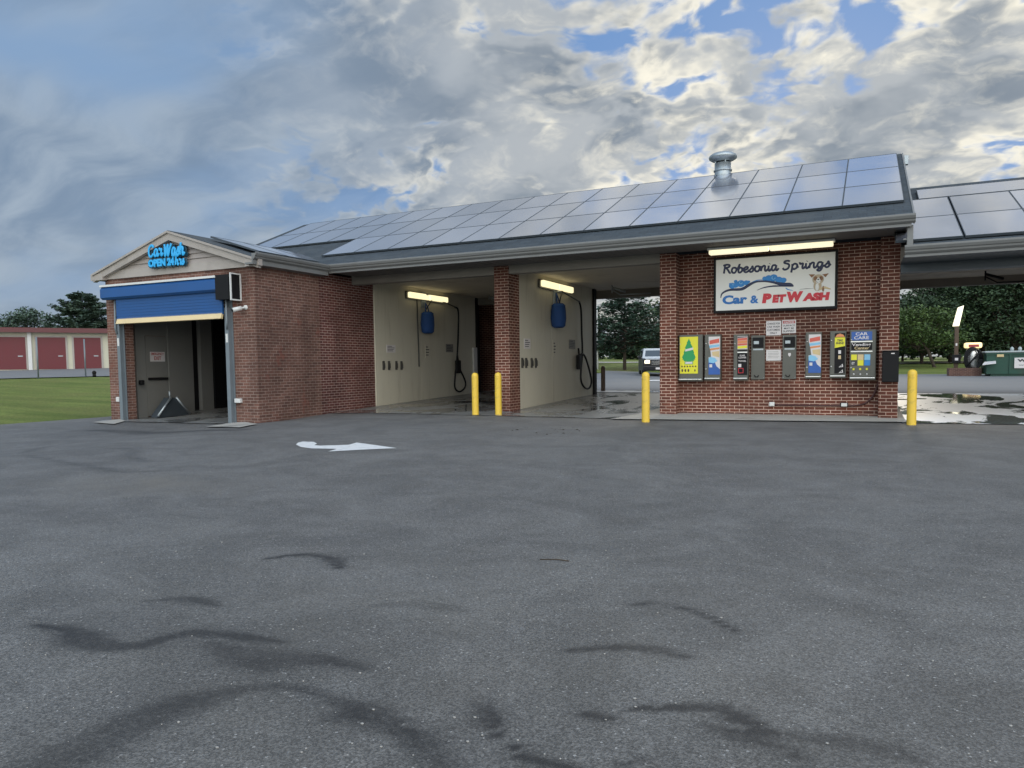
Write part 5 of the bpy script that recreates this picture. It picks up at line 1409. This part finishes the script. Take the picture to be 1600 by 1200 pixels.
# behind the middle bay: the big pine and its neighbours
x, y, z = gnd(976, 573.0)
lo = tree_at(976, 573, 56); lo = (lo[0], lo[1], lo[2])
pine('pine_tree', 'big dark pine with a clear trunk seen through the middle bay', lo, H(lo, 440), 4.1, 3, .22, .72, size=.15)
lo = tree_at(1046, 570, 60); pine('pine_tree', 'dark pine partly hidden by the pillar left of the vending wall', lo, H(lo, 455), 2.7, 5, .12, .8, size=.14)
lo = tree_at(925, 570, 66); pine('pine_tree', 'dark pine behind the white pipes at the left edge of the middle bay', lo, H(lo, 478), 2.2, 8, .12, .8, size=.14)
# left, behind the storage building
lo = tree_at(133, 560, 78); pine('pine_tree', 'tall dark pine behind the storage building next to the brick wing', lo, H(lo, 446), 5.2, 12, .1, 1.5, size=.2, leaf='needles_hazed')
lo = tree_at(45, 560, 84); broadleaf('leafy_tree', 'rounded tree behind the storage building in the middle of the left gap', lo, H(lo, 474), 3.6, 14, .1, 'needles_hazed', 90, .16)
lo = tree_at(-2, 560, 82); broadleaf('leafy_tree', 'tree top at the left edge of the photo behind the storage building', lo, H(lo, 492), 2.8, 17, .1, 'needles_hazed', 60, .16)
lo = tree_at(88, 560, 90); broadleaf('leafy_tree', 'low tree between the two taller trees behind the storage building', lo, H(lo, 500), 2.0, 19, .1, 'needles_hazed', 30, .16)
# right, behind the vacuum island
lo = tree_at(1463, 573.0, 52)
broadleaf('leafy_tree', 'small green tree with a leaning trunk left of the vacuum station', lo, H(lo, 488), 3.3, 21, .28, 'leaves_light', 60, .11, lean=-1.3, per=130)
spec = [(1440, 60, 478, 4.0, 'dark tree behind the small leaning tree'), (1485, 64, 440, 4.6, 'tall dark tree above the vacuum island lamp'), (1535, 62, 425, 4.8, 'tall dark tree behind the vacuum machine'),
        (1585, 58, 428, 4.8, 'tall dark tree behind the green dumpster'), (1640, 60, 420, 5.0, 'tall dark tree at the right edge of the photo'), (1410, 70, 500, 2.6, 'distant low tree just right of the brick pillar')]
for i, (px, dd, yt, rr, lb) in enumerate(spec):
    lo = tree_at(px, 570, dd); broadleaf('leafy_tree', lb, lo, H(lo, yt), rr, 30 + i, .12, 'leaves', 130, .13, 'dark trees behind the vacuum station', 0, 130)
# more distant trees that close the horizon
for i, (px, dd, yt, rr) in enumerate(((1000, 110, 545, 5), (960, 118, 548, 5), (1060, 112, 540, 6), (1500, 95, 500, 6), (1560, 98, 490, 6), (1440, 100, 525, 5))):
    lo = tree_at(px, 568, dd)
    broadleaf('distant_tree', ['distant tree low behind the pine trunk', 'distant tree low on the left behind the white pipes', 'distant tree hidden behind the parked car', 'distant tree deep behind the lamp', 'distant tree deep behind the vacuum', 'distant tree deep left of the lamp'][i], lo, max(2.5, H(lo, yt)), rr, 60 + i, .05, 'leaves', 30, .35, 'distant trees', 0, 60)

far = broadleaf('distant_tree', 'distant tree in the row closing the view beyond the far road', (-34, 112, gz(-34, 112)), 9.5, 6.0, 91, .05, 'leaves', 36, .4, 'row of distant trees beyond the far road', 0, 60)
rg = random.Random(9)
for i in range(12):
    o = copy_tree(far); x_, y_ = -26 + i * 8.0, 110 + rg.uniform(-7, 7)
    k_ = rg.uniform(.75, 1.15); o.location = (x_, y_, gz(x_, y_)); o.rotation_euler = (0, 0, rg.uniform(0, 6)); o.scale = (k_, k_, k_)

# ------------------------------------------------------------------ small litter on the asphalt
rng = random.Random(5); mb = MB()
for _ in range(170):
    px, py = rng.uniform(20, 1580), 670 + 520 * rng.random() ** .7
    x, y, z = gnd(px, py); s_ = rng.uniform(.002, .0055)
    mb.ell((x, y, z + s_ * .4), (s_ * rng.uniform(.7, 1.8), s_, s_ * .6), 5)
struct(mb.build('gravel_crumbs', 'pebble'), 'stuff')
mb = MB()
for (px, py) in [(808, 672), (862, 670), (868, 671.5), (880, 672), (905, 674), (838, 677), (1028, 687), (820, 669), (895, 669)] + [(rng.uniform(790, 910), rng.uniform(668, 682)) for _ in range(10)]:
    x, y, z = gnd(px, py); a = rng.uniform(0, 3); s_ = rng.uniform(.02, .045)
    mb.add([(x - s_ * math.cos(a), y - s_ * math.sin(a), z + .004), (x, y + s_ * .5, z + .015), (x + s_ * math.cos(a), y + s_ * math.sin(a), z + .005), (x, y - s_ * .5, z + .012)], [(0, 1, 2, 3)])
x, y, z = gnd(868, 876); mb.tube([(x - .09, y - .02, z + .003), (x, y + .01, z + .006), (x + .08, y + .01, z + .004)], .003, 5)
struct(mb.build('fallen_leaves', 'leafdry'), 'stuff')
for px, py, s_, lb in ((202, 905, .012, 'white scrap'), (1496, 1053, .009, 'white scrap'), (1166, 1180, .008, 'scrap')):
    pass
